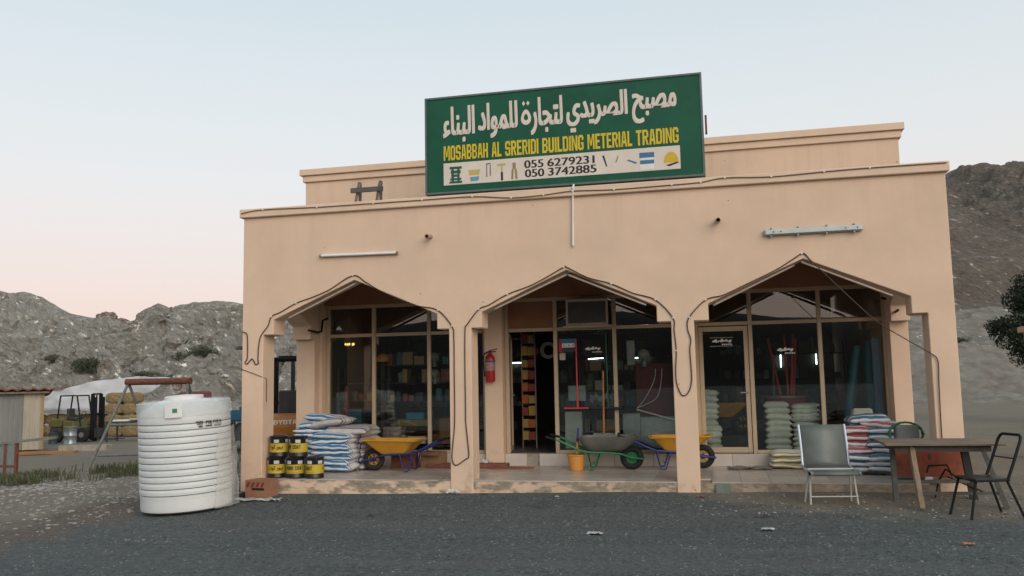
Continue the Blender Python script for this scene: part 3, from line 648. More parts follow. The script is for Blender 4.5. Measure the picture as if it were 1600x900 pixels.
M_spout = mat('spout_paint', (.40,.27,.19), .8, var=.2)
def spout(x, z, lb):
    t = thing('drain_spout', lb, 'pipe', (x,0,z), group='roof drain spouts')
    obj('pipe', MB().lathe([(.036,.04),(.036,-.20),(.028,-.20),(.028,-.02)], 14, (0,0,0), 'y', cap=False), M_spout, t, rot=(R(8),0,0), smooth=True)
    obj('bore', MB().lathe([(.0275,-.12),(.0275,-.119)], 12, (0,0,-.01), 'y'), M_black, t)
spout(3.21, 3.71, 'short roof drain spout between the left and middle arches'); spout(7.55, 3.70, 'short roof drain spout between the middle and right arches')

CAB = [(0.01, 2.33), (0.08, 2.3), (0.1, 2.2), (0.1, 1.91), (0.06, 1.84), (0.09, 1.81), (0.12, 1.83), (0.18, 1.89), (0.22, 1.85), (0.25, 1.8), (0.3, 1.82), (0.29, 1.88), (0.3, 2.1), (0.34, 2.26), (0.46, 2.41), (0.52, 2.56), (0.69, 2.63), (0.95, 2.76), (1.22, 2.84), (1.52, 2.95), (1.92, 3.16), (2.13, 3.05), (2.36, 2.91), (2.66, 2.77), (2.86, 2.69), (3.03, 2.63), (3.32, 2.56), (3.54, 2.31), (3.57, 2.14), (3.57, 1.62), (3.57, 1.05), (3.56, 0.76), (3.53, 0.49), (3.52, 0.31), (3.58, 0.22), (3.73, 0.31), (3.78, 0.35), (3.77, 0.54), (3.74, 0.87), (3.74, 1.04), (3.74, 1.81), (3.75, 2.26), (3.78, 2.32), (3.97, 2.55), (4.13, 2.61), (4.42, 2.76), (4.76, 2.87), (5.02, 2.99), (5.29, 3.13), (5.33, 3.13), (5.64, 2.96), (5.99, 2.85), (6.3, 2.7), (6.62, 2.59), (6.86, 2.32), (6.87, 2.14), (6.89, 1.85), (6.87, 1.57), (6.88, 1.37), (6.95, 1.21), (7.04, 1.26), (7.09, 1.45), (7.08, 1.85), (7.1, 2.0), (7.06, 2.16), (7.09, 2.32), (7.33, 2.56), (7.58, 2.62), (7.9, 2.76), (8.3, 2.94), (8.54, 3.08), (8.67, 3.16), (8.72, 3.14), (8.77, 3.07), (8.79, 3.05)]
CABR = [(8.79, 3.05), (9.2, 2.59), (9.59, 2.18), (9.95, 1.92), (10.25, 1.72), (10.32, 1.65), (10.33, 1.54), (10.32, 1.31), (10.31, 0.68), (10.31, .1)]
CABF = [(-0.01, 4.26), (0.38, 4.3), (1.33, 4.28), (2.29, 4.28), (3.1, 4.28), (3.91, 4.28), (4.52, 4.22), (5.02, 4.23), (5.46, 4.26), (6.08, 4.24), (6.92, 4.25), (7.33, 4.26), (7.67, 4.3), (8.31, 4.27), (9.02, 4.29), (9.62, 4.3), (10.6, 4.3)]
def smooth_path(p, y, k=4):
    out = []
    for i in range(len(p)-1):
        p0, p1, p2, p3 = p[max(i-1,0)], p[i], p[i+1], p[min(i+2,len(p)-1)]
        for j in range(k):
            t = j/k; q = [.5*((2*b)+(c-a)*t+(2*a-5*b+4*c-d)*t*t+(-a+3*b-3*c+d)*t**3) for a,b,c,d in zip(p0,p1,p2,p3)]
            out.append((q[0], y, q[1]))
    return out+[(p[-1][0], y, p[-1][1])]
ca = thing('arch_cable', 'dark electric cable clipped along all three arches and looped on pillars', 'cable', (0,0,0))
obj('cable', MB().tube(smooth_path(CAB, -.014), .0085, 6), M_cable, ca, smooth=True)
for i in (15,17,20,26,27,43,45,48,51,53,54,56,65,66,71):
    x, z = CAB[i]; obj('clip', B(x-.012,x+.012,-.028,-.001,z-.008,z+.008), M_white, ca)
tag(obj('loose_wire', MB().tube(smooth_path(CABR, -.02), .0075, 6), M_cable, smooth=True), 'grey wire strung slantwise across the right arch to end pillar', 'cable')
fc = thing('roof_edge_cable', 'thin cable sagging along the roof edge band', 'cable', (0,0,0))
obj('cable', MB().tube(smooth_path(CABF, -.07), .008, 6), mat('faded_cable', (.17,.12,.09), .7), fc, smooth=True)
for x, z in CABF[1:-1]: obj('clip', B(x-.012,x+.012,-.085,-.061,z-.01,z+.01), M_white, fc)
tag(obj('wall_wire', MB().tube([(.0,-.012,1.73),(.2,-.012,1.66),(.36,-.012,1.60),(.385,.1,1.57),(.385,.1,1.2)], .005, 5), M_cable), 'thin wire tied round the left corner pillar', 'wire')
for x, sgn, lb in ((.40,1,'black bent pipe bracket beside the left arch soffit'),(10.19,-1,'black bent pipe bracket beside the right arch soffit')):
    tag(obj('pipe_bracket', MB().tube([(x+.02*sgn,1.5,2.42),(x+.02*sgn,1.85,2.40),(x+.05*sgn,1.96,2.42),(x+.06*sgn,1.98,2.62),(x+.16*sgn,2.0,2.66)], .02, 8), M_black, smooth=True), lb, 'pipe')
# trestle on the porch roof
tr = thing('wooden_trestle', 'weathered wooden trestle standing on the porch roof left of sign', 'trestle', (1.78,1.0,4.2))
M_wood = mat('weathered_wood', (.20,.165,.13), .85, var=.35, scale=10, bump=.3, stretch=(3,3,.4))
for x in (-.19,.19):
    obj('leg', MB().bar((x-.05,-.16,0),(x+.02,-.02,.70),.05,.025), M_wood, tr); obj('leg', MB().bar((x-.05,.16,0),(x+.02,.02,.70),.05,.025), M_wood, tr)
obj('crossbar', B(-.29,.29,-.125,-.085,.50,.58), mat('dark_board', (.10,.095,.09), .8, var=.3), tr)

# fire extinguisher on the pier beside the door
fe = thing('fire_extinguisher', 'red fire extinguisher hung on the pier beside the open door', 'fire extinguisher', (3.63,1.93,1.44))
M_red = mat('red_enamel', (.38,.015,.02), .35, var=.15)
obj('cylinder', MB().lathe([(.03,0),(.075,.01),(.085,.04),(.085,.40),(.07,.45),(.035,.48),(.03,.50)], 20), M_red, fe, smooth=True)
obj('valve', MB().lathe([(.025,.50),(.025,.54),(.015,.55)], 10).bar((-.02,0,.545),(.13,0,.575),.02,.015).bar((-.02,0,.53),(.10,0,.53),.02,.015), M_dark, fe)
obj('hose', MB().tube([(-.02,-.01,.53),(-.10,-.01,.50),(-.125,0,.40),(-.11,0,.2),(-.1,0,.1)], .012, 7), M_black, fe, smooth=True)
obj('label_plate', MB().lathe([(.0865,.20),(.0865,.38)], 20, cap=False), mat('extinguisher_label', (.30,.10,.10), .5, col2=(.42,.30,.28), scale=26), fe, smooth=True); obj('blue_band', MB().lathe([(.087,.345),(.087,.375)], 20, cap=False), C('band_blue', (.03,.07,.20)), fe, smooth=True)
obj('bracket', B(-.05,.05,.07,.09,.28,.36), M_grey, fe)

# window air conditioner in the middle fanlight
ac = thing('window_air_conditioner', 'old window air conditioner set in the fanlight over middle bay', 'air conditioner', (5.33,2.05,2.385))
obj('casing', B(-.34,.34,-.05,.4,0,.43), mat('ac_casing', (.14,.125,.11), .6, var=.2), ac, bevel=.01)
obj('front_frame', MB().box(-.36,.36,-.075,-.052,-.01,.03).box(-.36,.36,-.075,-.052,.40,.44).box(-.36,-.325,-.075,-.052,.031,.399).box(.325,.36,-.075,-.052,.031,.399), mat('ac_frame', (.50,.43,.35), .6, var=.2), ac)
for k in range(11): obj('fin', B(-.323,.323,-.066,-.054,.05+k*.031,.062+k*.031), mat('ac_fin', (.09,.085,.08), .5), ac)
obj('shelf', B(-.42,.42,-.10,.12,-.045,-.012), M_alu, ac)

# stickers on the glass
fl = thing('flag_sticker', 'flag sticker in red, blue, white and black on middle window', 'sticker', (4.93,2.229,2.05))
for nm, rc, m in (('red_band',(-.14,-.085,-.115,.115),M_red),('blue_band',(-.084,.14,.04,.115),C('band_sky', (.02,.16,.36))),('white_band',(-.084,.14,-.035,.039),M_white),('black_band',(-.084,.14,-.115,-.036),M_dark)):
    obj(nm, B(rc[0],rc[1],0,.002,rc[2],rc[3]), m, fl)
ft = MB(); flat_text(ft, 'U . A . E', -.06,.125,-.018,.022,-.0012,bold=0); obj('lettering', ft, M_ink, fl)
def logo(name, x, z, w, lb, frame):
    t = thing(name, lb, 'sticker', (x,2.229,z)); mb = MB(); rr = random.Random(3)
    for k in range(9):
        a = -w/2+w*(.05+.1*k); h = rr.uniform(.02,.06); mb.add([(a,-.0005*k,rr.uniform(-.03,.02)),(a+.05,-.0005*k,rr.uniform(-.02,.01)),(a+.045,-.0005*k,h),(a+.01,-.0005*k,h*.8)], [(0,1,2,3)])
    for k in range(5): mb.add([(w*.02+k*.034,-.006,-.055),(w*.02+k*.034+.024,-.006,-.055),(w*.02+k*.034+.024,-.006,-.035),(w*.02+k*.034,-.006,-.035)], [(0,1,2,3)])
    obj('print', mb, M_white, t)
    if frame:
        f = MB().box(-w/2-.02,w/2+.02,-.001,.001,.066,.071).box(-w/2-.02,w/2+.02,-.001,.001,-.075,-.07); obj('border', f, M_white, t)
logo('logo_sticker', 5.37, 1.97, .27, 'small white logo sticker on middle window between two broom handles', False)
logo('logo_sticker', 7.54, 2.04, .34, 'framed white logo sticker high on the closed right door', True)
logo('logo_sticker', 8.54, 1.87, .26, 'small white logo sticker on right window before the red handles', False)
tag(obj('paper_notice', B(4.80,4.90,2.228,2.2295,1.80,1.92), mat('old_paper', (.42,.42,.36), .8)), 'small faded paper notice below the flag sticker', 'notice')

# ================================================================= GOODS ON THE PORCH
def sack_mesh(L, W, H, seed, puff=3.0):
    rr = random.Random(seed); nu, nv = 14, 10; mb = MB(); idx = {}
    off = rr.uniform(0, 100)
    for side in (1, -1):
        for i in range(nu+1):
            for j in range(nv+1):
                u = -1+2*i/nu; v = -1+2*j/nv
                e = .12+.88*(max(0, 1-abs(u)**(puff+2))**.45)*(max(0, 1-abs(v)**puff)**.5)
                edge = i in (0, nu) or j in (0, nv)
                
                pin = 1-.07*abs(u)**4*(1-abs(v)**2)
                x = u*L/2*(1-.05*(1-e)*abs(v)**3); y = v*W/2*pin
                wr = .014*noise.noise(Vector((x*9, y*9, off+side*4)))+.030*noise.noise(Vector((x*2.6, y*2.6, off)))
                z = side*H/2*e*(1.0 if side > 0 else .92)+wr*(1 if edge else .8)
                idx[(side,i,j)] = len(mb.v); mb.v.append((x, y, z+H/2))
    for side in (1, -1):
        for i in range(nu):
            for j in range(nv):
                f = (idx[(side,i,j)], idx[(side,i+1,j)], idx[(side,i+1,j+1)], idx[(side,i,j+1)])
                mb.f.append(f if side > 0 else f[::-1])
    for i in range(nu):
        for j in (0, nv): mb.f.append((idx[(1,i,j)], idx[(-1,i,j)], idx[(-1,i+1,j)], idx[(1,i+1,j)]))
    for j in range(nv):
        for i in (0, nu): mb.f.append((idx[(1,i,j)], idx[(1,i,j+1)], idx[(-1,i,j+1)], idx[(-1,i,j)]))
    return mb.mesh('sack', True)
def sack_kind(m, L, W, H, n=4, puff=3.0, seed=0):
    out = []
    for k in range(n):
        me = sack_mesh(L, W, H, seed+k, puff); me.materials.append(m); out.append(me)
    return out
def place_sack(meshes, x, y, z, rz, label, group, tilt=(0,0)):
    o = link('cement_sack', random.choice(meshes), None, None, (x, y, z), (R(tilt[0]), R(tilt[1]), R(rz))); return tag(o, label, 'sack', group)
ORD = ['bottom','second','third','fourth','fifth','sixth','seventh','eighth','ninth','tenth','eleventh','twelfth','thirteenth']
def stack(meshes, x, y, z0, n, dz, rz, where, group, jit=.045, lean=(0,0)):
    for k in range(n):
        pos = 'topmost' if k == n-1 else ('bottom' if k == 0 else ORD[k]+' from the bottom')
        place_sack(meshes, x+random.uniform(-jit,jit)+lean[0]*k, y+random.uniform(-jit,jit)*.6+lean[1]*k, z0+k*dz, rz+random.uniform(-4,4), f'{where}, {pos}', group, (random.uniform(-2,2), random.uniform(-2,2)))
SB = sack_kind(M_sackblue, .72, .46, .145, 6); SG = sack_kind(M_sackgrey, .74, .46, .14, seed=20)
GB = 'blue striped sacks piled in the left bay'
stack(SB, .70, 1.36, .0, 9, .086, 1, 'blue striped sack in left bay stack behind paint tins', GB)
stack(SB, 1.12, 1.10, .0, 7, .086, -2, 'blue striped sack in left bay stack nearest wheelbarrow', GB)
stack(SG, 1.36, 1.62, .0, 8, .088, 88, 'greyish sack seen end-on at the back of left bay pile', GB, .02)
place_sack(SG, .98, 1.28, .74, -14, 'grey striped sack slumped across the top of left bay pile', GB, (4,-6))
place_sack(SG, 1.30, 1.22, .62, 8, 'grey striped sack lying on top of left pile towards the wheelbarrow', GB, (9,3))
place_sack(SB, .80, 1.45, .80, 6, 'highest blue striped sack crowning the left bay pile', GB, (0,5))
SR = sack_kind(M_sackred, .58, .42, .15, seed=40); SM = sack_kind(M_sackmix, .58, .42, .145, seed=60)
GR = 'red and blue printed sacks piled in the right bay'
stack(SM, 9.30, 1.12, .0, 3, .090, 3, 'blue printed sack in right bay pile beside steel chair', GR)
stack(SM, 9.80, 1.12, .0, 4, .090, -3, 'blue printed sack in right bay pile behind the wooden table', GR)
stack(SR, 9.31, 1.13, .275, 4, .095, 2, 'red striped sack in right bay pile beside steel chair', GR)
stack(SM, 9.82, 1.13, .37, 3, .092, 2, 'blue printed sack in upper right bay pile behind table', GR)
place_sack(SR, 9.74, 1.15, .64, -6, 'red striped sack laid across the top of right bay pile', GR, (0,4))
place_sack(SM, 9.58, 1.2, .72, 5, 'blue sack crowning the right bay pile below the blue rolls', GR, (3,-3))
stack(SM, 10.08, 1.65, .0, 5, .09, 80, 'blue printed sack at the far right back of the right bay', GR, .02)
SY = sack_kind(M_sackyel, .58, .42, .10, n=2, seed=80)
stack(SY, 8.50, 1.93, .0, 3, .092, 1, 'yellow edged white sack before right window', 'yellow edged sacks', .02)
SW = sack_kind(M_sackwhite, .38, .42, .13, seed=90, puff=4)
GW_ = 'plain white sacks inside the right bay'
stack(SW, 8.40, 2.72, .205, 8, .098, 90, 'plain white sack behind right window, left of two stacks', GW_, .015)
SW2 = sack_kind(M_sackwhite, .42, .44, .10, seed=110, puff=4)
stack(SW2, 8.85, 2.72, .205, 10, .078, 90, 'flat white sack behind right window, right of two stacks', GW_, .015)
stack(SW, 7.30, 2.75, .205, 4, .10, 0, 'pale sack behind the closed glass door, low stack', GW_, .02); stack(SW, 7.24, 2.78, .605, 6, .10, 90, 'pale sack behind the closed glass door, raised on low stack', GW_, .02)

# paint tins
M_can = mat('tin_black', (.014,.013,.013), .35, var=.3); M_lab = mat('tin_yellow', (.52,.38,.03), .5, var=.12)
def paint_can(x, y, z, ang, label):
    t = thing('paint_tin', label, 'paint tin', (x,y,z), (0,0,R(ang)), 'black and yellow paint tins'); r, h = .148, .325
    obj('body', MB().lathe([(r-.006,0),(r,.008),(r,.02),(r-.004,.03),(r-.004,h-.03),(r,h-.02),(r+.003,h-.006),(r-.003,h),(r-.012,h-.006),(r-.02,h-.012),(.02,h-.012)], 28), M_can, t, smooth=True)
    obj('label_band', MB().lathe([(r-.0025,.075),(r-.0025,.215)], 28, cap=False), M_lab, t, smooth=True)
    w = MB()
    for a in (-60, 15, 85, 160, 235):
        for s in range(4):
            a0 = R(a+s*8); a1 = R(a+s*8+8); w.add([((r-.002)*math.sin(q), -(r-.002)*math.cos(q), zz) for q, zz in ((a0,.225),(a1,.225),(a1,.275),(a0,.275))], [(0,1,2,3)])
    obj('white_print', w, mat('tin_print', (.55,.56,.54), .5, var=.2, scale=30), t)
    e = MB(); block_bent(e, 'PURE COAT', r+.0005, R(-62), R(48), .130, .190); obj('lettering', e, M_ink, t)
    a_ = MB(); bent_text(a_, arabic('بيور كوت'), r+.0005, R(120), R(215), .115, .195, 1); obj('arabic_lettering', a_, M_ink, t)
    f_ = MB()
    for k in range(14):
        q = R(-58+k*9); f_.add([((r)*math.sin(q+d), -(r)*math.cos(q+d), zz) for d, zz in ((0,.093),(.09,.093),(.09,.102),(0,.102))], [(0,1,2,3)])
    obj('small_print', f_, mat('tin_smallprint', (.22,.15,.02), .5), t)
    obj('bail_handle', MB().tube([(.15*math.cos(q), -.05+.10*math.sin(q)*.4, h-.03+.06*math.sin(q)) for q in [R(d) for d in range(0,181,20)]], .003, 5), M_grey, t)
paint_can(.53,.19,0,-150,'lower black paint tin showing Arabic lettering, beside the corner pillar')
paint_can(.87,.17,0,25,'lower black paint tin in the middle of the bottom row')
paint_can(1.19,.18,0,-38,'lower black paint tin at the right end, nothing on it')
paint_can(.55,.22,.327,-165,'upper black paint tin showing Arabic lettering, beside the corner pillar')
paint_can(.90,.20,.327,-8,'upper black paint tin with English lettering, right one of two')

# wheelbarrow
def wheelbarrow(loc, rz, tray_m, frame_m, rim_m, label, rounded=False):
    t = thing('wheelbarrow', label, 'wheelbarrow', loc, (0,0,R(rz)), 'wheelbarrows on the porch')
    tor = MB(); n = 28
    wh = obj('wheel', MB().lathe([(.02,-.03),(.04,-.028),(.04,.028),(.02,.03)], 12, (0,0,.19), 'y'), frame_m, t, smooth=True)
    prof = [(.14+.05*math.cos(a)*1.0, .042*math.sin(a)) for a in [R(k*30) for k in range(13)]]
    obj('tyre', MB().lathe(prof, 32, (0,0,.19), 'y', cap=False), mat('tyre_rubber', (.013,.013,.013), .75, var=.3, bump=.3), wh, smooth=True)
    rm = MB().lathe([(.118,-.02),(.118,.02),(.088,.014),(.088,-.014),(.118,-.02)], 28, (0,0,.19), 'y', cap=False)
    for k in range(6):
        a = k*math.pi/3; rm.bar((.03*math.cos(a),0,.19+.03*math.sin(a)),(.1*math.cos(a),0,.19+.1*math.sin(a)),.022,.012,(0,1,0))
    if rounded: rm.lathe([(.02,-.008),(.095,-.01),(.095,.01),(.02,.008)], 28, (0,0,.19), 'y')
    obj('rim', rm, rim_m, wh)
    for s in (-1, 1):
        obj('side_rail', MB().tube([(-.20,s*.075,.17),(-.05,s*.075,.19),(.0,s*.075,.19),(.16,s*.12,.255),(.30,s*.17,.275),(.74,s*.23,.30),(.92,s*.26,.375),(1.12,s*.28,.475),(1.22,s*.285,.515)], .017, 8), frame_m, t, smooth=True)
        obj('grip', MB().tube([(1.20,s*.284,.508),(1.36,s*.29,.55)], .021, 8), M_black, t, smooth=True)
        obj('leg', MB().tube([(.52,s*.21,.285),(.60,s*.24,.03),(.625,s*.245,.012),(.66,s*.245,.012),(.685,s*.24,.03),(.74,s*.23,.29)], .011, 7), frame_m, t, smooth=True)
    obj('brace', MB().tube([(.62,-.243,.10),(.62,.243,.10)], .009, 6), frame_m, t); obj('brace', MB().tube([(.30,-.17,.27),(.30,.17,.27)], .012, 6), frame_m, t)
    def ring(x0, x1, hw0, hw1, z, rad, n=6):
        q = []
        for cx, cy, a0 in ((x1-rad,hw1-rad,0),(x0+rad,hw0-rad,90),(x0+rad,-(hw0-rad),180),(x1-rad,-(hw1-rad),270)):
            for k in range(n): 
                a = R(a0+90*k/(n-1)); q.append((cx+rad*math.cos(a), cy+rad*math.sin(a), z))
        return q
    if rounded:
        R0 = [ring(.17,.66,.13,.20,.295,.10), ring(.06,.74,.19,.26,.34,.14), ring(-.06,.82,.26,.32,.45,.16), ring(-.12,.86,.28,.34,.53,.17)]
    else:
        R0 = [ring(.17,.60,.14,.20,.285,.04), ring(.03,.71,.22,.27,.40,.05), ring(-.12,.82,.29,.335,.515,.06), ring(-.155,.86,.31,.36,.518,.06), ring(-.155,.86,.31,.36,.505,.06)]
    # front lip a little higher
    rings = [[(x, y, z+(.035 if i >= len(R0)-3+rounded and x < .2 else 0)*(.2-x)) for x, y, z in rg] for i, rg in enumerate(R0)]
    mb = MB(); n = len(rings[0])
    inner = [[(cx+(x-cx)*.975, y*.97, z+.006) for x, y, z in rg for cx in (.36,)] for rg in rings[:3 + rounded]]
    allr = rings+inner[::-1] if rounded else rings[::-1]+inner if False else rings+inner[::-1]
    for rg in allr: mb.v += rg
    for i in range(len(allr)-1):
        for j in range(n): mb.f.append((i*n+j, i*n+(j+1) % n, (i+1)*n+(j+1) % n, (i+1)*n+j))
    mb.f.append(tuple(range(n))); k = (len(allr)-1)*n; mb.f.append(tuple(k+j for j in range(n)))
    obj('tray', mb, tray_m, t, smooth=True)
    return t
M_wby = mat('wheelbarrow_yellow', (.60,.29,.02), .6, scale=6, col2=(.36,.20,.06), contrast=(.28,.5), detail=8); M_wbg = mat('wheelbarrow_grey', (.17,.165,.15), .55, metal=.3, var=.2, scale=5)
M_blue = mat('frame_blue', (.015,.03,.16), .45, var=.2); M_grn = mat('frame_green', (.01,.17,.06), .45, var=.2)
wheelbarrow((1.76,1.24,0), 2, M_wby, M_blue, M_wby, 'yellow wheelbarrow with blue frame beside the striped sacks')
wheelbarrow((6.05,1.62,0), 183, M_wbg, M_grn, M_grn, 'grey wheelbarrow with green frame under the middle window', True)
wheelbarrow((7.17,1.86,0), 186, M_wby, M_blue, M_wby, 'yellow wheelbarrow with blue frame half hidden by the third pillar')

# bucket with pick handle
bk = thing('bucket', 'orange plastic bucket standing below the middle window', 'bucket', (5.17,1.46,0))
M_or = mat('orange_plastic', (.64,.28,.06), .6, scale=9, col2=(.40,.22,.10), contrast=(.25,.45), detail=8)
obj('pail', MB().lathe([(.105,0),(.112,.005),(.15,.235),(.162,.24),(.162,.255),(.15,.255),(.142,.25),(.106,.012),(.01,.012)], 28), M_or, bk, smooth=True)
obj('bail_handle', MB().tube([(.155*math.cos(a), .02+.09*math.sin(a), .25-.05*math.sin(a)) for a in [R(d) for d in range(0,181,15)]], .004, 5), M_grey, bk)
pk = thing('hand_trowel_pole', 'yellow and blue handled tool standing in the orange bucket', 'tool', (5.17,1.46,.015))
obj('shaft', MB().tube([(.0,0,0),(.02,.02,.44)], .021, 10), C('tool_yellow', (.62,.33,.03)), pk, smooth=True); obj('grip', MB().tube([(.02,.02,.44),(.035,.035,.66)], [.02,.014], 10), M_blue, pk, smooth=True)
obj('blade', MB().bar((-.02,0,.22),(.24,.0,.30),.09,.01), M_dark, pk)
# squeegees and pole leaning on the glass
def squeegee(x, z0, z1, w, mh, mb_, label, dx=0):
    t = thing('floor_squeegee', label, 'squeegee', (x,2.12,z0)); obj('handle', MB().tube([(0,0,0),(dx,.05,z1-z0)], .013, 8), mh, t, smooth=True)
    obj('head', B(-w*.55,w*.45,-.02,.012,-.04,-.012), mb_, t, bevel=.006); obj('rubber', B(-w*.54,w*.44,-.006,.002,-.062,-.041), M_black, t); obj('socket', MB().tube([(0,0,-.014),(0,.004,.07)], .02, 8), mb_, t)
M_sqr = mat('squeegee_red', (.55,.05,.06), .5, var=.1)
squeegee(5.11,1.0,2.16,.43,M_sqr,M_sqr,'upside down red squeegee leaning on the middle window',-.01)
squeegee(5.63,1.0,2.25,.55,mat('handle_green', (.015,.09,.06), .5),mat('squeegee_dark', (.02,.045,.05), .5),'dark green squeegee leaning on the middle window',-.01)
tag(obj('wooden_pole', MB().tube([(5.55,2.04,.215),(5.555,2.17,1.60)], .016, 8), mat('pole_wood', (.42,.19,.08), .7, var=.2), smooth=True), 'orange brown wooden pole leaning between the two squeegees', 'pole')

# cardboard and scraps on the porch floor
M_card = mat('cardboard', (.26,.15,.085), .9, var=.2, scale=5, bump=.15); M_cardr = mat('red_cardboard', (.21,.075,.05), .9, var=.25, scale=6)
def carton(name, label, loc, size, m, rz=0, flaps=True, group=None, cat='box'):
    t = thing(name, label, cat, loc, (0,0,R(rz)), group); x, y, z = size[0]/2, size[1]/2, size[2]; k = .006
    obj('body', MB().box(-x,x,-y,-y+k,0,z).box(-x,x,y-k,y,0,z).box(-x,-x+k,-y+k+.0005,y-k-.0005,0,z).box(x-k,x,-y+k+.0005,y-k-.0005,0,z).box(-x+k,x-k,-y+k+.001,y-k-.001,.001,k), m, t)
    if flaps:
        obj('flap', MB().bar((0,-y+.002,z+.004),(0,-y-size[1]*.28,z-.05), size[0]*.96, .004), m, t); obj('flap', MB().bar((-x+.002,0,z+.004),(-x+size[0]*.35,0,z+.03), size[1]*.9, .004), m, t)
    else: obj('lid', B(-x+.001,x-.001,-y+.001,y-.001,z+.0005,z+.005), m, t)
    return t
carton('cardboard_box','dark red cardboard box behind the yellow wheelbarrow wheel',(2.12,1.75,0),(.40,.3,.27),M_cardr,4,False)
carton('cardboard_box','torn open brown cardboard box under the wheelbarrow handles',(2.62,1.85,0),(.36,.3,.27),M_card,-6,True)
tag(obj('cardboard_sheet', B(2.55,3.95,1.66,1.92,.002,.075), M_cardr, bevel=.01), 'long flat red brown carton lying on porch floor behind second pillar', 'carton')
tag(obj('wood_scrap', MB().prism([(3.72,1.52),(4.1,1.56),(4.42,1.66),(4.2,1.74),(3.75,1.78)], .002, .03, 'xy'), M_cardr), 'torn scrap of brown card beside second pillar', 'scrap')
def crumple(name, x0, x1, y0, y1, amp, m, label, cat, seed, z=0, nx=22, ny=10):
    mb = MB(); rr = random.Random(seed); o_ = rr.uniform(0, 90)
    for j in range(ny+1):
        for i in range(nx+1):
            u, v = i/nx, j/ny; ed = 1+.25*noise.noise(Vector((u*6, v*6, o_+9)))
            cx, cy = (x0+x1)/2, (y0+y1)/2
            x = cx+(x0+(x1-x0)*u-cx)*ed; y = cy+(y0+(y1-y0)*v-cy)*ed
            hh = amp*(.5+.5*noise.noise(Vector((u*5, v*4, o_))))+amp*.35*noise.noise(Vector((u*14, v*11, o_)))
            mb.v.append((x, y, z+.004+max(0, hh)))
    for j in range(ny):
        for i in range(nx): mb.f.append((j*(nx+1)+i, j*(nx+1)+i+1, (j+1)*(nx+1)+i+1, (j+1)*(nx+1)+i))
    o = obj(name, mb, m, smooth=True); sm = o.modifiers.new('thickness', 'SOLIDIFY'); sm.thickness = .004
    return tag(o, label, cat)
crumple('jute_rag', 7.55, 8.22, 1.62, 1.92, .05, mat('jute', (.22,.19,.15), .95, var=.4, scale=18, bump=.4), 'crumpled grey sacking lying before the closed right door', 'rag', 5)
crumple('plastic_bag', 3.3, 3.62, 1.85, 2.05, .16, M_film, 'clear crumpled plastic bag behind second pillar', 'bag', 8)
crumple('plastic_sheet', 3.46, 3.66, -.16, -.03, .09, M_film, 'small grey plastic scrap at the foot of second pillar', 'scrap', 9, gh(3.5,0))
tag(obj('cement_patch_block', B(7.36,7.56,-.03,.018,-.2,-.02), mat('green_grey_block', (.17,.20,.18), .9, var=.2)), 'grey green block against the plinth right of third pillar', 'block')

# carton with warning stripes and black reel at the corner
sbx = carton('taped_carton','brown carton with red and black striped band by the corner pillar',(.50,-.22,gh(.5,-.2)-.005),(.36,.34,.27),mat('carton_tan', (.30,.15,.085), .85, var=.15),-8,False)
bnd = MB(); bnd2 = MB()
for k in range(4):
    x = -.17+k*.088; bnd.add([(x,-.1715,.17),(x+.045,-.1715,.17),(x+.085,-.1715,.245),(x+.04,-.1715,.245)], [(0,1,2,3)])
bnd2.box(-.06,.17,-.172,-.1705,.125,.16)
obj('red_stripes', bnd, C('stripe_red', (.20,.02,.03)), sbx); obj('black_band', bnd2, M_ink, sbx)
rl = thing('cable_reel', 'flat black reel with a red centre lying by the corner pillar', 'reel', (.14,-.36,gh(.1,-.3)+.005)); obj('ring', MB().lathe([(.08,0),(.15,0),(.155,.02),(.155,.075),(.15,.085),(.10,.085),(.08,.06)], 26), M_black, rl, smooth=True); obj('centre_disc', MB().lathe([(.01,.062),(.098,.07),(.098,.08),(.01,.075)], 22), C('reel_red', (.25,.09,.085)), rl)

# ================================================================= WATER TANK
tk = thing('water_tank', 'tall white ribbed water tank wrapped in clear film beside the shop', 'water tank', (-.20,-1.12,gh(-.2,-1.2)+.03), (R(.5),R(-2.6),R(37)))
tk.scale = (.955,.955,.98)
def tank_material():
    m = mat('tank_white', (.66,.68,.67), .4, var=.07, scale=2); return m
rad, prof = .665, [(.05,.0),(.62,.0),(.655,.02)]
z = .04
while z < .20: prof.append((.66,z)); z += .03
for k in range(12):
    z0 = .24+k*.092; prof += [(.660,z0),(.640,z0+.006),(.640,z0+.011),(.668,z0+.018),(.672,z0+.050),(.668,z0+.084)]
prof += [(.660,1.40),(.63,1.45),(.46,1.55),(.30,1.60),(.27,1.60)]
obj('body', MB().lathe(prof, 72), tank_material(), tk, smooth=True)
lid = obj('lid', MB().lathe([(.27,1.60),(.285,1.60),(.285,1.645),(.27,1.655),(.05,1.67)], 32), M_white, tk, smooth=True)
grv = MB()
for k in range(12): grv.tube([(.648*math.cos(a), .648*math.sin(a), .24+k*.092+.0085) for a in [2*math.pi*i/72 for i in range(72)]], .0065, 5, True)
obj('groove', grv, mat('groove_dark', (.12,.13,.125), .9, var=.3), tk)  # dark rings darken the grooves between the ribs
mb = MB(); n = 64
for i in range(n+1):
    a = 2*math.pi*i/n; w = .003*noise.noise(Vector((math.cos(a)*3, math.sin(a)*3, 1)))
    for zz, rr in ((.20,.682+w),(.6,.679-w),(1.0,.681+w),(1.36,.678),(1.55,.672+w*2+.0),(1.60,.655+w*2)): mb.v.append((rr*math.cos(a), rr*math.sin(a), zz+(.05*w*20 if zz > 1.5 else 0)))
for i in range(n):
    for j in range(5): mb.f.append((i*6+j, (i+1)*6+j, (i+1)*6+j+1, i*6+j+1))
obj('film_wrap', mb, film_material('film_wrap', .14, (.80,.83,.83), .12), tk, smooth=True)
mb = MB()
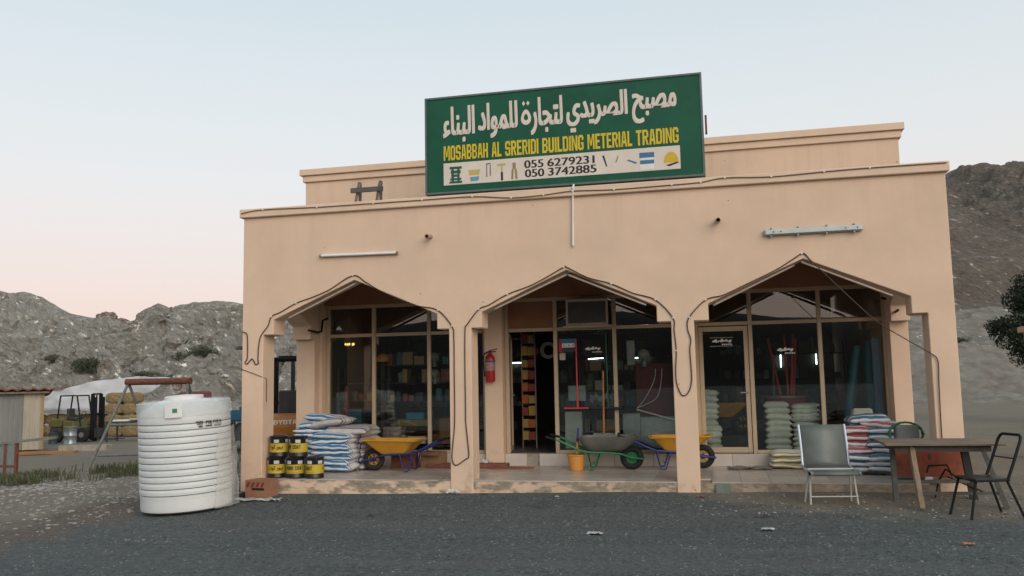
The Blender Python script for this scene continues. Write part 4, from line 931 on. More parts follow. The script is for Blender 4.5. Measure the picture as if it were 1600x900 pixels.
for i in range(n+1):
    a = 2*math.pi*i/n; w = .012*noise.noise(Vector((math.cos(a)*3, math.sin(a)*3, 5)))
    for zz, rr in ((1.37,.684),(1.48,.686+w),(1.565+w*1.5,.684+w*2),(1.57+w*1.5,.60),(1.60,.40)): mb.v.append((rr*math.cos(a), rr*math.sin(a), zz))
for i in range(n):
    for j in range(4): mb.f.append((i*5+j, (i+1)*5+j, (i+1)*5+j+1, i*5+j+1))
obj('film_top', mb, film_material('film_top', .40, (.80,.83,.83), .2), tk, smooth=True)
pl = obj('name_plate', MB().add([(.708*math.sin(a), -.708*math.cos(a), zz) for zz in (1.36,1.57) for a in [R(d) for d in range(-26,-2,4)]], [(i,i+1,i+7,i+6) for i in range(5)]), M_white, tk)
gm = MB().add([(.712*math.sin(a), -.712*math.cos(a), zz) for zz in (1.43,1.49) for a in (R(-17),R(-11.5))], [(0,1,3,2)]); obj('green_mark', gm, C('mark_green', (.01,.22,.10)), pl)
lt = MB(); block_bent(lt, 'POLYTEX'.replace('X','E') if False else 'POLYTE', .685, R(22), R(41), 1.235, 1.285)
for s in (1,-1):
    q = [(41.8+(0 if s > 0 else 3.2),1.285),(42.9+(0 if s > 0 else 3.2),1.285),(46.1-(0 if s > 0 else 3.2),1.235),(45-(0 if s > 0 else 3.2),1.235)]
    lt.add([((.685+.0004*s)*math.sin(R(a)), -(.685+.0004*s)*math.cos(R(a)), zz) for a, zz in q], [(0,1,2,3)])
for a0, a1, z0, z1 in ((10,19,1.262,1.285),(11,19,1.235,1.252),(13,18,1.195,1.222),(22,31,1.20,1.222),(34,46,1.20,1.207),(34,46,1.213,1.22)):
    for k in range(4):
        p0 = a0+(a1-a0)*k/4; p1 = p0+(a1-a0)/4*.8; lt.add([(.6845*math.sin(R(a)), -.6845*math.cos(R(a)), zz) for a, zz in ((p0,z0),(p1,z0),(p1,z1),(p0,z1))], [(0,1,2,3)])
obj('lettering', lt, M_ink, tk)
mb = MB()                                            # loose film hanging down the right side and trailing on the ground
for i in range(25):
    t = i/24
    for j in range(13):
        v = j/12; a = R(40+46*v-10*t+14*(1-v)*noise.noise(Vector((t*5, 0, 8)))); rr = .688+(.03+.07*t)*(.25+.75*v)+.05*v*(noise.noise(Vector((t*4, v*5, 2)))+.5*noise.noise(Vector((t*9, v*12, 4))))
        mb.v.append((rr*math.sin(a), -rr*math.cos(a), 1.12*(1-t)+.012+.05*v*(1-t)))
for i in range(24):
    for j in range(12): mb.f.append((i*13+j, i*13+j+1, (i+1)*13+j+1, (i+1)*13+j))
obj('loose_film', mb, film_material('loose_film', .34, (.84,.83,.80), .15), tk, smooth=True)
crumple('film_trail', .25, .98, -.66, -.42, .05, film_material('film_trail', .7, (.62,.60,.56)), 'strip of clear film trailing on the ground from the tank', 'film', 15, gh(.5,-.5), 26, 8)

# ================================================================= STEEL CHAIR, TABLE, BLACK CHAIR
sc = thing('steel_chair', 'perforated steel seat chair with bright side rails before right window', 'chair', (8.77,-.70,ground_z(8.77,-.7)), (0,0,R(8)))
def mesh_material():
    m = mat('perforated_steel', (.17,.19,.175), .55, metal=.3, var=.15, scale=5); n, l = nd(m); p = n['Principled BSDF']; o = n['Material Output']
    t = n.new('ShaderNodeBsdfTransparent'); mx = n.new('ShaderNodeMixShader'); tc = n.new('ShaderNodeTexCoord')
    vo = n.new('ShaderNodeTexVoronoi'); vo.inputs['Scale'].default_value = 90; vo.inputs['Randomness'].default_value = 0; l.new(tc.outputs['Object'], vo.inputs['Vector'])
    mx.inputs[0].default_value = .8; l.new(t.outputs[0], mx.inputs[1]); l.new(p.outputs[0], mx.inputs[2]); l.new(mx.outputs[0], o.inputs[0]); return m
M_perf = mesh_material(); M_chrome = mat('bright_steel', (.55,.60,.66), .28, metal=.9, var=.06); M_chairleg = mat('pale_leg', (.42,.42,.38), .5, var=.12)
def curved(pts, w):                                   # a curved sheet, extruded in x
    mb = MB(); k = len(pts)
    for s in (-1, 1):
        for y, z in pts: mb.v.append((s*w/2, y, z))
    for i in range(k-1): mb.f.append((i, i+1, k+i+1, k+i))
    return mb
back = [(.20,.97),(.165,.87),(.13,.74),(.10,.62),(.085,.51),(.06,.455)]; seat = [(.06,.455),(.0,.43),(-.15,.42),(-.30,.425),(-.38,.42),(-.405,.40),(-.40,.37)]
o = obj('backrest', curved(back, .56), M_perf, sc, smooth=True); o.modifiers.new('t','SOLIDIFY').thickness = .004
o = obj('seat', curved(seat, .56), M_perf, sc, smooth=True); o.modifiers.new('t','SOLIDIFY').thickness = .004
for s in (-1, 1):
    obj('side_rail', MB().tube([(s*.292,y,z) for y, z in back+seat[1:]], .016, 8), M_chrome, sc, smooth=True)
    obj('leg', MB().tube([(s*.265,-.18,.41),(s*.29,-.24,.0)], .013, 8), M_chairleg, sc); obj('leg', MB().tube([(s*.255,-.08,.41),(s*.29,.05,.0)], .013, 8), M_chairleg, sc)
    obj('leg_socket', MB().tube([(s*.265,-.176,.42),(s*.267,-.19,.36)], .02, 8), M_black, sc)
obj('stretcher', MB().tube([(-.295,-.242,.10),(.295,-.242,.10)], .009, 7), M_chairleg, sc); obj('stretcher', MB().tube([(-.285,-.14,.43),(.285,-.14,.43)], .012, 7), M_chairleg, sc)

tb = thing('wooden_table', 'worn wooden table with splayed legs at the right end of porch', 'table', (10.05,-.72,ground_z(10.05,-.7)))
M_ttop = mat('worn_table_top', (.19,.145,.105), .8, var=.55, scale=4, bump=.25, stretch=(.6,4,4)); M_tleg = mat('grey_table_leg', (.10,.098,.085), .8, var=.3, scale=9); M_tleg2 = mat('raw_wood_leg', (.25,.185,.125), .85, var=.3, scale=9, bump=.3, stretch=(4,4,.8))
for k in range(6): obj('plank', B(-.64,.70,-.42+k*.142,-.42+k*.142+.138,.735+.002*(k % 2),.762+.003*((k*7) % 3)), M_ttop, tb, bevel=.004)
obj('apron', MB().box(-.52,.56,-.34,-.315,.66,.733).box(-.52,.56,.31,.335,.66,.733).box(-.52,-.495,-.314,.309,.66,.733).box(.535,.56,-.314,.309,.66,.733), mat('table_apron', (.075,.06,.05), .85, var=.3), tb)
obj('leg', MB().bar((-.33,-.31,.73),(-.29,-.50,.0),.06,.055), M_tleg2, tb); obj('leg', MB().bar((-.46,.20,.73),(-.46,.12,.0),.06,.06), M_tleg, tb)
obj('leg', MB().bar((.46,-.30,.73),(.68,-.34,.0),.07,.05), M_tleg, tb); obj('leg', MB().bar((.40,.28,.73),(.50,.32,.0),.09,.06), mat('dark_table_leg', (.03,.028,.026), .7), tb)
obj('stretcher', MB().bar((-.46,.14,.24),(.50,.30,.24),.03,.045), M_tleg, tb); obj('stretcher', MB().bar((-.29,-.40,.17),(.62,-.33,.17),.03,.035), M_tleg, tb)
# things behind / under the table
ob = thing('orange_board', 'faded orange board with a round mark leaning behind the table', 'board', (10.15,-.10,-.02), (R(-6),0,R(-2)))
obj('panel', B(-.46,.46,-.012,.012,.12,.52), mat('orange_board', (.34,.085,.035), .7, col2=(.08,.03,.022), scale=2.6, contrast=(.28,.6)), ob)
obj('round_mark', MB().lathe([(.03,-.0165),(.085,-.0165),(.085,-.013),(.03,-.013)], 22, (-.02,0,.38), 'y'), C('mark_red', (.40,.05,.03)), ob); obj('mark_centre', B(-.045,-.005,-.0185,-.0135,.34,.42), C('mark_green2', (.03,.10,.03)), ob); obj('mark_top', B(-.06,.04,-.0185,-.0135,.465,.51), C('mark_pale', (.33,.28,.2)), ob)
hs = thing('green_hose', 'coil of green hose standing on the porch behind the table', 'hose', (9.98,.55,.0))
obj('coil', MB().tube([(.22*math.cos(R(a))+.01*math.sin(a), .02*math.sin(R(a*.7)), .62+.16*math.sin(R(a))) for a in range(0,1080,15)], .014, 7), C('hose_green', (.01,.12,.05)), hs, smooth=True)
obj('stand', MB().box(-.2,.2,-.10,.14,0,.46).box(-.14,.16,-.08,.12,.461,.74), mat('hose_stand', (.16,.17,.16), .8, var=.25), hs, bevel=.02)
wv = thing('metal_stand', 'black scrap metal stand under the wooden table', 'stand', (10.25,-.45,ground_z(10.2,-.4)))
obj('wires', MB().tube([(-.25,0,.33),(-.22,0,.42),(.0,.02,.43),(.05,.0,.30)], .012, 6).tube([(-.02,0,.38),(.25,.1,.16),(.30,.1,.0)], .010, 6).tube([(-.02,.02,.38),(-.1,.1,.2),(-.14,.12,0)], .010, 6).tube([(.0,.02,.28),(.42,.0,.09)], .012, 6), M_black, wv)

ch = thing('metal_chair', 'black metal frame chair with thin seat at far right', 'chair', (10.37,-1.52,ground_z(10.36,-1.5)), (0,0,R(107)))
# local: chair faces +y after rotation -> faces the table; width in x
zs = .43
obj('seat', MB().prism([(-.20,-.20),(.20,-.20),(.215,.22),(-.215,.22)], zs, zs+.022, 'xy'), mat('chair_seat', (.035,.033,.03), .35, var=.3), ch, bevel=.008)
for s in (-1, 1):
    obj('leg', MB().tube([(s*.17,.19,zs),(s*.21,.30,0)], .015, 8), M_black, ch); obj('leg', MB().tube([(s*.17,-.17,zs),(s*.21,-.33,0)], .015, 8), M_black, ch)
obj('back_frame', MB().tube([(-.20,-.17,zs+.01),(-.20,-.24,.60),(-.20,-.345,.86),(-.185,-.365,.905),(-.15,-.375,.925),(.15,-.375,.925),(.185,-.365,.905),(.20,-.345,.86),(.20,-.24,.60),(.20,-.17,zs+.01)], .017, 8), M_black, ch, smooth=True)
obj('back_rail', MB().tube([(-.20,-.265,.665),(.20,-.265,.665)], .008, 6), M_black, ch)
obj('seat_frame', MB().tube([(-.19,-.19,zs-.008),(.19,-.19,zs-.008),(.20,.21,zs-.008),(-.20,.21,zs-.008)], .011, 6, True), M_black, ch)

# litter on the forecourt
M_paper = mat('litter_white', (.5,.5,.47), .8, var=.2)
for x, y, s, m, lb, r_ in ((6.05,-2.9,.17,M_paper,'torn white plastic strip on the dark forecourt in front of middle arch',3),(7.9,-2.55,.14,M_paper,'thin curled white strip on the forecourt before the right arch',6),(9.75,-3.2,.11,C('wrapper_orange', (.42,.17,.09)),'crumpled orange wrapper on the forecourt at lower right',9),(7.16,-.36,.10,C('wrapper_red', (.35,.10,.10)),'red and white packet at the foot of third pillar',12),(5.18,-.42,.055,M_paper,'small white paper scrap before the middle plinth',4),(2.9,-1.7,.07,M_dark,'small dark scrap on forecourt before the second pillar',2)):
    crumple('litter', x-s/2, x+s/2, y-s*.3, y+s*.3, .03, m, lb, 'litter', r_, ground_z(x, y)+.003, 8, 5)

# ================================================================= GOODS BEHIND THE GLASS
def shelf_unit(label, x0, x1, y, d, zs_, m=M_dark):
    t = thing('shelf_unit', label, 'shelf', ((x0+x1)/2, y, .205)); h = (x1-x0)/2; top = max(zs_)+.3-.205
    for sx_ in (-h, h): 
        for sy in (0, d): obj('post', B(sx_-.015,sx_+.015,sy-.015,sy+.015,0,top), m, t)
    for z in zs_: obj('shelf_board', B(-h+.016,h-.016,-.01,d+.01,z-.205-.012,z-.205), m, t)
GCOL = [mat('goods_%d' % i, c, .6, var=.2, scale=9) for i, c in enumerate([(.12,.12,.125),(.22,.20,.17),(.28,.10,.075),(.08,.19,.24),(.46,.43,.38),(.15,.20,.13),(.36,.23,.11),(.08,.08,.085)])]
goods_me = [B(-.5,.5,-.5,.5,0,1).mesh('goods') for _ in GCOL]
for me, m in zip(goods_me, GCOL): me.materials.append(m)
cyl_me = [MB().lathe([(.42,0),(.5,.05),(.5,.85),(.3,.95),(.2,1)], 12).mesh('tin', True) for _ in GCOL]
for me, m in zip(cyl_me, GCOL): me.materials.append(m)
def fill(x0, x1, y, d, zs_, label, group, hmax=.26):
    for z in zs_:
        x = x0+.04
        while x < x1-.1:
            w = random.uniform(.08,.24); h = random.uniform(.09,hmax)
            if random.random() < .93 and x+w < x1-.02:
                k = random.randrange(len(GCOL)); cyl = random.random() < .4
                o = link('packed_goods', (cyl_me if cyl else goods_me)[k], None, None, (x+w/2, y+d/2+random.uniform(-.03,.03), z)); o.scale = (min(w,h*.8) if cyl else w*.95, (min(w,h*.8) if cyl else d*.8), h); tag(o, label, 'goods', group)
            x += w+random.uniform(.0,.035)
Z1 = (.30,.80,1.12,1.46,1.79)
shelf_unit('dark display shelf behind the left window', 1.40, 3.3, 2.62, .30, Z1); fill(1.42,3.28,2.62,.30,(.30,1.12,1.46,1.79),'small boxed goods on display shelf behind the left window','goods behind the left window')
shelf_unit('pale display shelf at the far left window', .36, 1.25, 2.9, .32, (.45,1.13,1.47), M_inwall); fill(.4,1.2,2.9,.32,(1.13,),'small goods on the pale shelf at far left window','goods at the far left window',.2)
shelf_unit('tall dark stock shelf deep inside the left of shop', .5, 3.4, 6.2, .4, (.4,.9,1.4,1.9,2.4)); fill(.5,3.4,6.2,.4,(.4,.9,1.4,1.9,2.4),'boxed stock on the tall shelf deep inside left','deep stock')
shelf_unit('tall shelf seen through the open door', 4.25, 6.6, 4.7, .4, (.4,.9,1.4,1.9,2.4)); fill(4.28,6.6,4.7,.4,(.4,.9,1.4,1.9,2.4),'boxed stock on the shelf seen through open door','stock through the door',.4)
shelf_unit('dark shelf behind the middle window', 4.95, 6.7, 3.5, .36, (.95,1.25,1.62)); fill(4.98,6.0,3.5,.36,(.95,1.25,1.62),'boxed goods on shelf behind middle window','goods behind the middle window',.24)
shelf_unit('tall shelf deep behind the right window', 7.5, 10.0, 5.8, .4, (.4,.9,1.4,1.9)); fill(7.5,10.0,5.8,.4,(.4,.9,1.4,1.9),'boxed stock on shelf deep behind right window','deep stock right',.35)
for k, (x, z, r, c, lb) in enumerate(((4.05,2.0,.11,(.32,.05,.04),'red coil of hose hanging inside the open door'),(4.36,2.02,.15,(.40,.40,.38),'pale round fan guard hanging inside the open door'),(4.55,1.98,.10,(.24,.07,.03),'orange brown coil hanging inside the open door'))):
    t = thing('hanging_coil', lb, 'coil', (x,3.5,z)); cm = mat('coil_%d' % k, c, .5)
    for q in range(3): obj('ring', MB().tube([((r-q*.022)*math.cos(R(a)), q*.012, (r-q*.022)*math.sin(R(a))) for a in range(0,360,18)], .011, 6, True), cm, t)
    obj('hook', MB().tube([(0,0,r),(0,0,3.25-z)], .004, 5), M_dark, t)
# orange packs on a rack just inside the door
rk = thing('display_rack', 'wire rack of orange packs just inside the open door', 'rack', (3.98,3.55,.205))
obj('post', MB().box(-.14,-.12,-.1,-.08,0,2.2).box(.12,.14,-.1,-.08,0,2.2), M_grey, rk)
for k in range(9):
    for j in range(2): obj('pack', B(-.12+j*.125,-.005+j*.125,-.16,-.04,.15+k*.225,.15+k*.225+random.uniform(.13,.19)), random.choice((C('pack_orange', (.48,.13,.03)),C('pack_red', (.30,.05,.03)),C('pack_yellow', (.45,.28,.06)))), rk)
hh = thing('hard_hat', 'orange hard hat on a shelf behind the left window', 'helmet', (1.43,2.50,1.86)); M_hat = C('hat_orange', (.60,.20,.02))
obj('shell', MB().lathe([(.135,0),(.135,.03),(.115,.09),(.07,.13),(.01,.145)], 20), M_hat, hh, smooth=True); obj('brim', MB().lathe([(.15,-.006),(.155,0),(.15,.008),(.13,.008)], 20), M_hat, hh)
obj('stand', MB().tube([(0,0,-.02),(0,0,-.33)], .012, 6).box(-.2,.2,-.1,.1,-.345,-.331), M_dark, hh)
M_lit = bpy.data.materials.new('lit_bulb'); M_lit.use_nodes = True; q_ = M_lit.node_tree.nodes['Principled BSDF']; q_.inputs['Emission Color'].default_value = (1,.62,.15,1); q_.inputs['Emission Strength'].default_value = 1.5; q_.inputs['Base Color'].default_value = (.6,.4,.1,1)
cd = thing('chandelier', 'small lit gold chandelier hanging behind the left window', 'lamp', (.70,2.65,2.16))
obj('rod', MB().tube([(0,0,.06),(0,0,1.08)], .005, 5), M_dark, cd)
for k in range(5):
    a = k*1.257; obj('arm', MB().tube([(0,0,.04),(.05*math.cos(a),.05*math.sin(a),-.01),(.08*math.cos(a),.08*math.sin(a),.02)], .006, 5), C('brass', (.42,.28,.07)), cd); obj('bulb', MB().lathe([(.006,.02),(.018,.035),(.018,.05),(.004,.07)], 8, (.08*math.cos(a),.08*math.sin(a),0)), M_lit, cd)
M_globe = mat('globe_glass', (.34,.36,.34), .2, var=.05)
def globe(loc, r, lb): 
    t = thing('globe_lamp', lb, 'lamp', loc, group='globe lamps'); obj('globe', MB().lathe([(max(.004,r*math.sin(R(a))), r-r*math.cos(R(a))) for a in range(0,181,15)], 18), M_globe, t, smooth=True); obj('base', MB().lathe([(r*.5,-.09),(r*.4,-.02),(r*.35,.02)], 14), M_grey, t)
globe((2.40,2.6,1.83), .09, 'unlit glass globe lamp behind left window, upper of two'); globe((2.41,2.6,1.52), .09, 'unlit glass globe lamp behind left window, lower of two'); globe((6.22,2.62,1.75), .11, 'white globe lamp above the red board behind middle window')
tag(obj('hanging_bag', MB().lathe([(.02,0),(.09,.03),(.11,.15),(.07,.32),(.05,.5),(.06,.62),(.02,.7)], 14, (.64,2.65,.72)), C('bag_red', (.17,.035,.025)), smooth=True), 'dark red bulging bag hanging behind the left window', 'bag')
def simple(name, label, cat, loc, size, m, rz=0, rx=0):
    t = thing(name, label, cat, loc, (R(rx),0,R(rz))); x, y, z = size; obj('body', B(-x/2,x/2,-y/2,y/2,0,z), m, t, bevel=.005); obj('lid', B(-x/2+.004,x/2-.004,-y/2+.004,y/2-.004,z+.0005,z+.012), m, t); return t
simple('teal_box','teal carton low behind the far left window','box',(.86,2.62,.72),(.26,.2,.26),C('teal', (.03,.12,.14)))
simple('carton','brown taped carton low behind the left window','box',(2.78,2.45,.36),(.42,.3,.44),M_card)
simple('storage_case','yellow base tray behind the left window','box',(2.08,2.46,.68),(.6,.25,.10),C('tray_yellow', (.22,.16,.03)))
simple('blue_box','bright blue carton behind the left window','box',(2.10,2.46,.795),(.34,.22,.11),C('box_blue', (.02,.20,.32)))
simple('boxed_stock','pink striped cartons low behind the left window','box',(1.66,2.46,.36),(.34,.25,.30),mat('pink_cartons', (.28,.13,.13), .7, col2=(.42,.36,.34), scale=11))
simple('paper_roll_pack','white wrapped roll behind the left window by the wheelbarrow','roll',(2.12,2.42,.36),(.34,.12,.12),M_white)
simple('red_board','large dark red board standing behind the middle window','board',(6.40,2.68,.80),(.68,.03,.90),mat('maroon_board', (.13,.025,.03), .7, var=.3, scale=14))
simple('metal_sheet','grey sheet metal panel low behind the middle window','sheet',(6.45,2.50,.27),(.70,.02,.52),M_galv,0,-3); simple('metal_sheet','narrow grey sheet metal panel beside the middle mullion','sheet',(5.98,2.47,.27),(.30,.02,.58),M_galv,0,-3)
simple('metal_sheet','pale sheet metal panel leaning behind the flag sticker window','sheet',(4.98,2.42,.27),(.30,.02,.62),mat('pale_sheet', (.42,.46,.44), .5, var=.1),0,-4)
simple('metal_case','silver ribbed case on the shelf behind middle window','case',(5.02,2.75,1.08),(.32,.2,.26),M_galv); simple('white_carton','white carton low behind the middle window','box',(5.52,2.5,.42),(.40,.2,.10),M_white); simple('carton','brown carton behind the middle window pole','box',(5.52,2.75,.54),(.34,.25,.20),M_card)
crumple('plastic_bag', 5.26, 5.66, 2.55, 2.75, .24, mat('bag_grey', (.36,.37,.38), .4, var=.2), 'grey plastic bag on shelf behind the middle window', 'bag', 31, 1.0)
simple('notice_sheets','two white papers pinned behind the middle window','paper',(5.97,2.9,1.70),(.14,.01,.42),M_white)
tag(obj('white_rod', MB().bar((6.08,2.42,.93),(6.78,2.44,.73),.02,.02), M_white), 'white rod slanting across the window before the red board', 'rod')
tag(obj('hanging_flex', MB().tube(smooth_path([(6.42,1.62),(6.40,1.45),(6.28,1.2),(6.15,1.02),(6.08,.95)], 2.5), .006, 5).tube(smooth_path([(6.53,1.62),(6.5,1.35),(6.42,1.12),(6.2,1.0),(6.08,.95)], 2.5), .006, 5), M_white), 'two white electric flexes hanging over the red board', 'cable')
rp_ = random.Random(4)
for k, (x0, x1, z1_) in enumerate(((8.33,8.52,2.08),(8.60,8.62,2.12),(8.74,8.66,2.12),(8.78,8.70,2.05),(8.40,8.38,1.70))):
    t = thing('broom_handle', ('leftmost slanting','second','third','rightmost','short brown')[k]+' red tool handle in tub behind right window' if k < 4 else 'short brown tool handle in tub behind right window', 'handle', (x1,2.95,1.0)); obj('shaft', MB().tube([(0,0,0),(x0-x1,0,z1_-1.0)], .018, 8), M_sqr if k < 4 else M_wood, t, smooth=True); obj('end_knob', MB().lathe([(.02,0),(.024,.02),(.012,.03)], 8, (x0-x1,0,z1_-1.0)), M_sqr if k < 4 else M_wood, t)
tubm = thing('plastic_tub', 'dark red tub of tool handles behind the right window', 'tub', (8.58,3.0,.205)); obj('pail', MB().lathe([(.30,0),(.33,.5),(.36,.86),(.37,.88),(.34,.88),(.3,.5),(.02,.45)], 24), C('tub_red', (.22,.045,.04)), tubm, smooth=True); obj('rim', MB().lathe([(.365,.88),(.385,.885),(.385,.905),(.36,.905)], 24), M_grey, tubm)
M_roll = mat('blue_film_roll', (.04,.30,.58), .35, var=.35, scale=3, stretch=(6,6,.3)); M_roll2 = mat('teal_film_roll', (.03,.15,.19), .4, var=.35, scale=3, stretch=(6,6,.3))
for x0, x1, z1_, m, lb in ((10.0,10.02,2.05,M_roll,'bright blue roll standing at the right end of right window'),(9.86,9.90,2.0,M_roll2,'pale teal roll beside the bright blue roll'),(9.42,9.74,1.92,M_roll2,'dark teal roll leaning behind the right window')):
    t = thing('film_roll', lb, 'roll', (x0,2.62,.21), group='film rolls'); obj('roll', MB().tube([(0,0,0),(x1-x0,.08,z1_-.21)], .075, 16), m, t, smooth=True); obj('core', MB().tube([(x1-x0,.08,z1_-.21),(x1-x0,.08,z1_-.2)], .03, 10), M_card, t)
pump = thing('washer_machine', 'pale square machine with round grille behind the right bay sacks', 'machine', (9.62,2.0,.205)); obj('casing', MB().prism([(-.20,.30),(.20,.30),(.16,.72),(-.12,.72)], -.1, .1), mat('machine_pale', (.34,.36,.31), .6, var=.15), pump, bevel=.02); obj('grille', MB().lathe([(.11,-.106),(.11,-.1)], 18, (.02,0,.52), 'y'), M_dark, pump); obj('base', B(-.16,.16,-.08,.08,0,.299), M_dark, pump)
wheelbarrow((7.86,3.35,.46), 178, M_wby, M_black, M_wby, 'yellow wheelbarrow stored inside behind the closed glass door', False)
M_tube = bpy.data.materials.new('lit_tube'); M_tube.use_nodes = True; q_ = M_tube.node_tree.nodes['Principled BSDF']; q_.inputs['Emission Color'].default_value = (.85,.95,1,1); q_.inputs['Emission Strength'].default_value = 6
for a, b, lb in (((4.35,8.86,1.95),(5.0,8.86,1.99),'lit tube light on rear wall seen through middle window, left one'),((5.5,8.86,1.95),(6.1,8.86,1.99),'lit tube light on rear wall seen through middle window, right one'),((.9,8.86,2.0),(1.5,8.86,2.0),'lit tube light on rear wall seen through left window'),((2.3,8.86,1.9),(2.9,8.86,1.9),'second lit tube light on rear wall seen through left window'),((8.95,8.86,1.65),(8.95,8.86,2.15),'lit upright tube light deep behind right window, left one'),((9.75,8.86,1.7),(9.75,8.86,2.15),'lit upright tube light deep behind right window, right one')):
    t = thing('wall_tube_light', lb, 'light', a); d_ = (Vector(b)-Vector(a))*.6; obj('tube', MB().tube([(0,0,0), d_], .010, 8), M_tube, t); obj('fitting', MB().bar((0,.035,0), d_+Vector((0,.035,0)), .04, .03), M_white, t)
simple('packing_crate','dark crate under the stored wheelbarrow','crate',(7.55,3.35,.205),(.75,.6,.22),M_dark)

# ================================================================= LEFT BACKGROUND
# ---- pipe A-frame
af = thing('pipe_a_frame', 'steel A frame with rusty top pipe standing behind the tank', 'frame', (-6.2,6.3,-.45))
M_pipe = mat('grey_pipe', (.16,.165,.15), .6, var=.3, scale=8)
for x in (-.62, 1.05):
    for s in (-1, 1): obj('leg', MB().tube([(x,0,2.03),(x-.42*(s < 0)*(1 if x < 0 else -1)+(.30 if s > 0 and x < 0 else 0)*1, s*.85, -.05)], .035, 8), M_pipe, af, smooth=True)
    obj('cross_pipe', MB().tube([(x-.12*(1 if x < 0 else -1),-.42,1.0),(x+.12,.42,1.0)], .025, 7), M_pipe, af)
obj('cross_pipe', MB().tube([(-.9,-.7,.30),(1.1,-.7,.36)], .028, 8), M_pipe, af); obj('cross_pipe', MB().tube([(-.78,-.42,1.02),(.2,-.42,1.02)], .028, 8), M_pipe, af)
obj('top_pipe', MB().tube([(-.68,0,2.05),(1.12,0,2.05)], .085, 10), M_rust, af, smooth=True)
obj('ring', MB().tube([(.75+.12*math.cos(R(a)),.0,1.94+.12*math.sin(R(a))) for a in range(0,360,20)], .012, 6, True), M_rust, af)

# ---- corrugated shed
def corrugated(mb, p0, p1, z0, z1, pitch=.16, amp=.018):
    p0, p1 = Vector(p0), Vector(p1); L = (p1-p0).length; d = (p1-p0)/L; nrm = Vector((d.y, -d.x, 0)); n = int(L/pitch*4)
    for i in range(n+1):
        q = p0+d*(L*i/n)+nrm*amp*(1, .2, -1, -.2)[i % 4]; mb.v += [(q.x, q.y, z0), (q.x, q.y, z1)]
    o = len(mb.v)-2*(n+1)
    for i in range(n): mb.f.append((o+2*i, o+2*i+2, o+2*i+3, o+2*i+1))
    return mb
sh = thing('corrugated_shed', 'small corrugated metal shed with rusty roof edge at left', 'shed', (-17.0,15.0,-.75), (0,0,R(44)))
M_cor = mat('corrugated_cream', (.40,.355,.28), .6, var=.18, scale=2, stretch=(1,1,.3)); M_cor2 = mat('corrugated_grey', (.20,.205,.185), .6, var=.2, scale=2, stretch=(1,1,.3))
obj('wall_panel', corrugated(MB(), (-.62,-.02,0), (.0,-.02,0), 0, 2.1), M_cor, sh); obj('wall_panel', corrugated(MB(), (-1.95,.0,0), (-.62,.0,0), 0, 2.1), M_cor2, sh); obj('wall_panel', corrugated(MB(), (-4.5,-.02,0), (-1.95,-.02,0), 0, 2.1), M_cor, sh)
obj('wall_panel', corrugated(MB(), (.0,.0,0), (.0,3.0,0), 0, 2.1), M_cor, sh); obj('wall_panel', corrugated(MB(), (-4.5,3.0,0), (.0,3.0,0), 0, 2.1), M_cor, sh)
obj('corner_post', B(-.03,.05,-.06,.03,0,2.12), mat('post_ochre', (.33,.22,.09), .8), sh)
rm = MB(); n = 60
for i in range(n+1):
    x = -4.8+i*(5.15/n); zz = .03*(1, .2, -1, -.2)[i % 4]; rm.v += [(x,-.35,2.24+zz),(x,3.3,1.98+zz)]
for i in range(n): rm.f.append((2*i,2*i+2,2*i+3,2*i+1))
o = obj('roof', rm, M_rust, sh); o.modifiers.new('t','SOLIDIFY').thickness = .05
obj('roof_beam', B(-4.7,.2,-.25,-.17,2.06,2.13), M_wood, sh)

# ---- rusty frame at the left edge
rf = thing('rusty_frame', 'rusty angle iron frame with sheet panel at the left edge', 'frame', (-7.55,3.6,ground_z(-7.5,3.6)))
for x in (-.62,-.28,.0): obj('post', B(x-.03,x+.03,-.03,.03,0,.82), M_rust, rf)
obj('top_bar', B(-1.3,1.05,-.05,.05,.822,.88), mat('grey_beam', (.20,.185,.165), .8, var=.3), rf, rot=(0,R(-5),0)); obj('mid_bar', B(-.62,.0,-.025,.025,.30,.35), M_rust, rf); obj('sheet', B(-.59,-.03,-.012,.0,.06,.80), M_galv, rf)

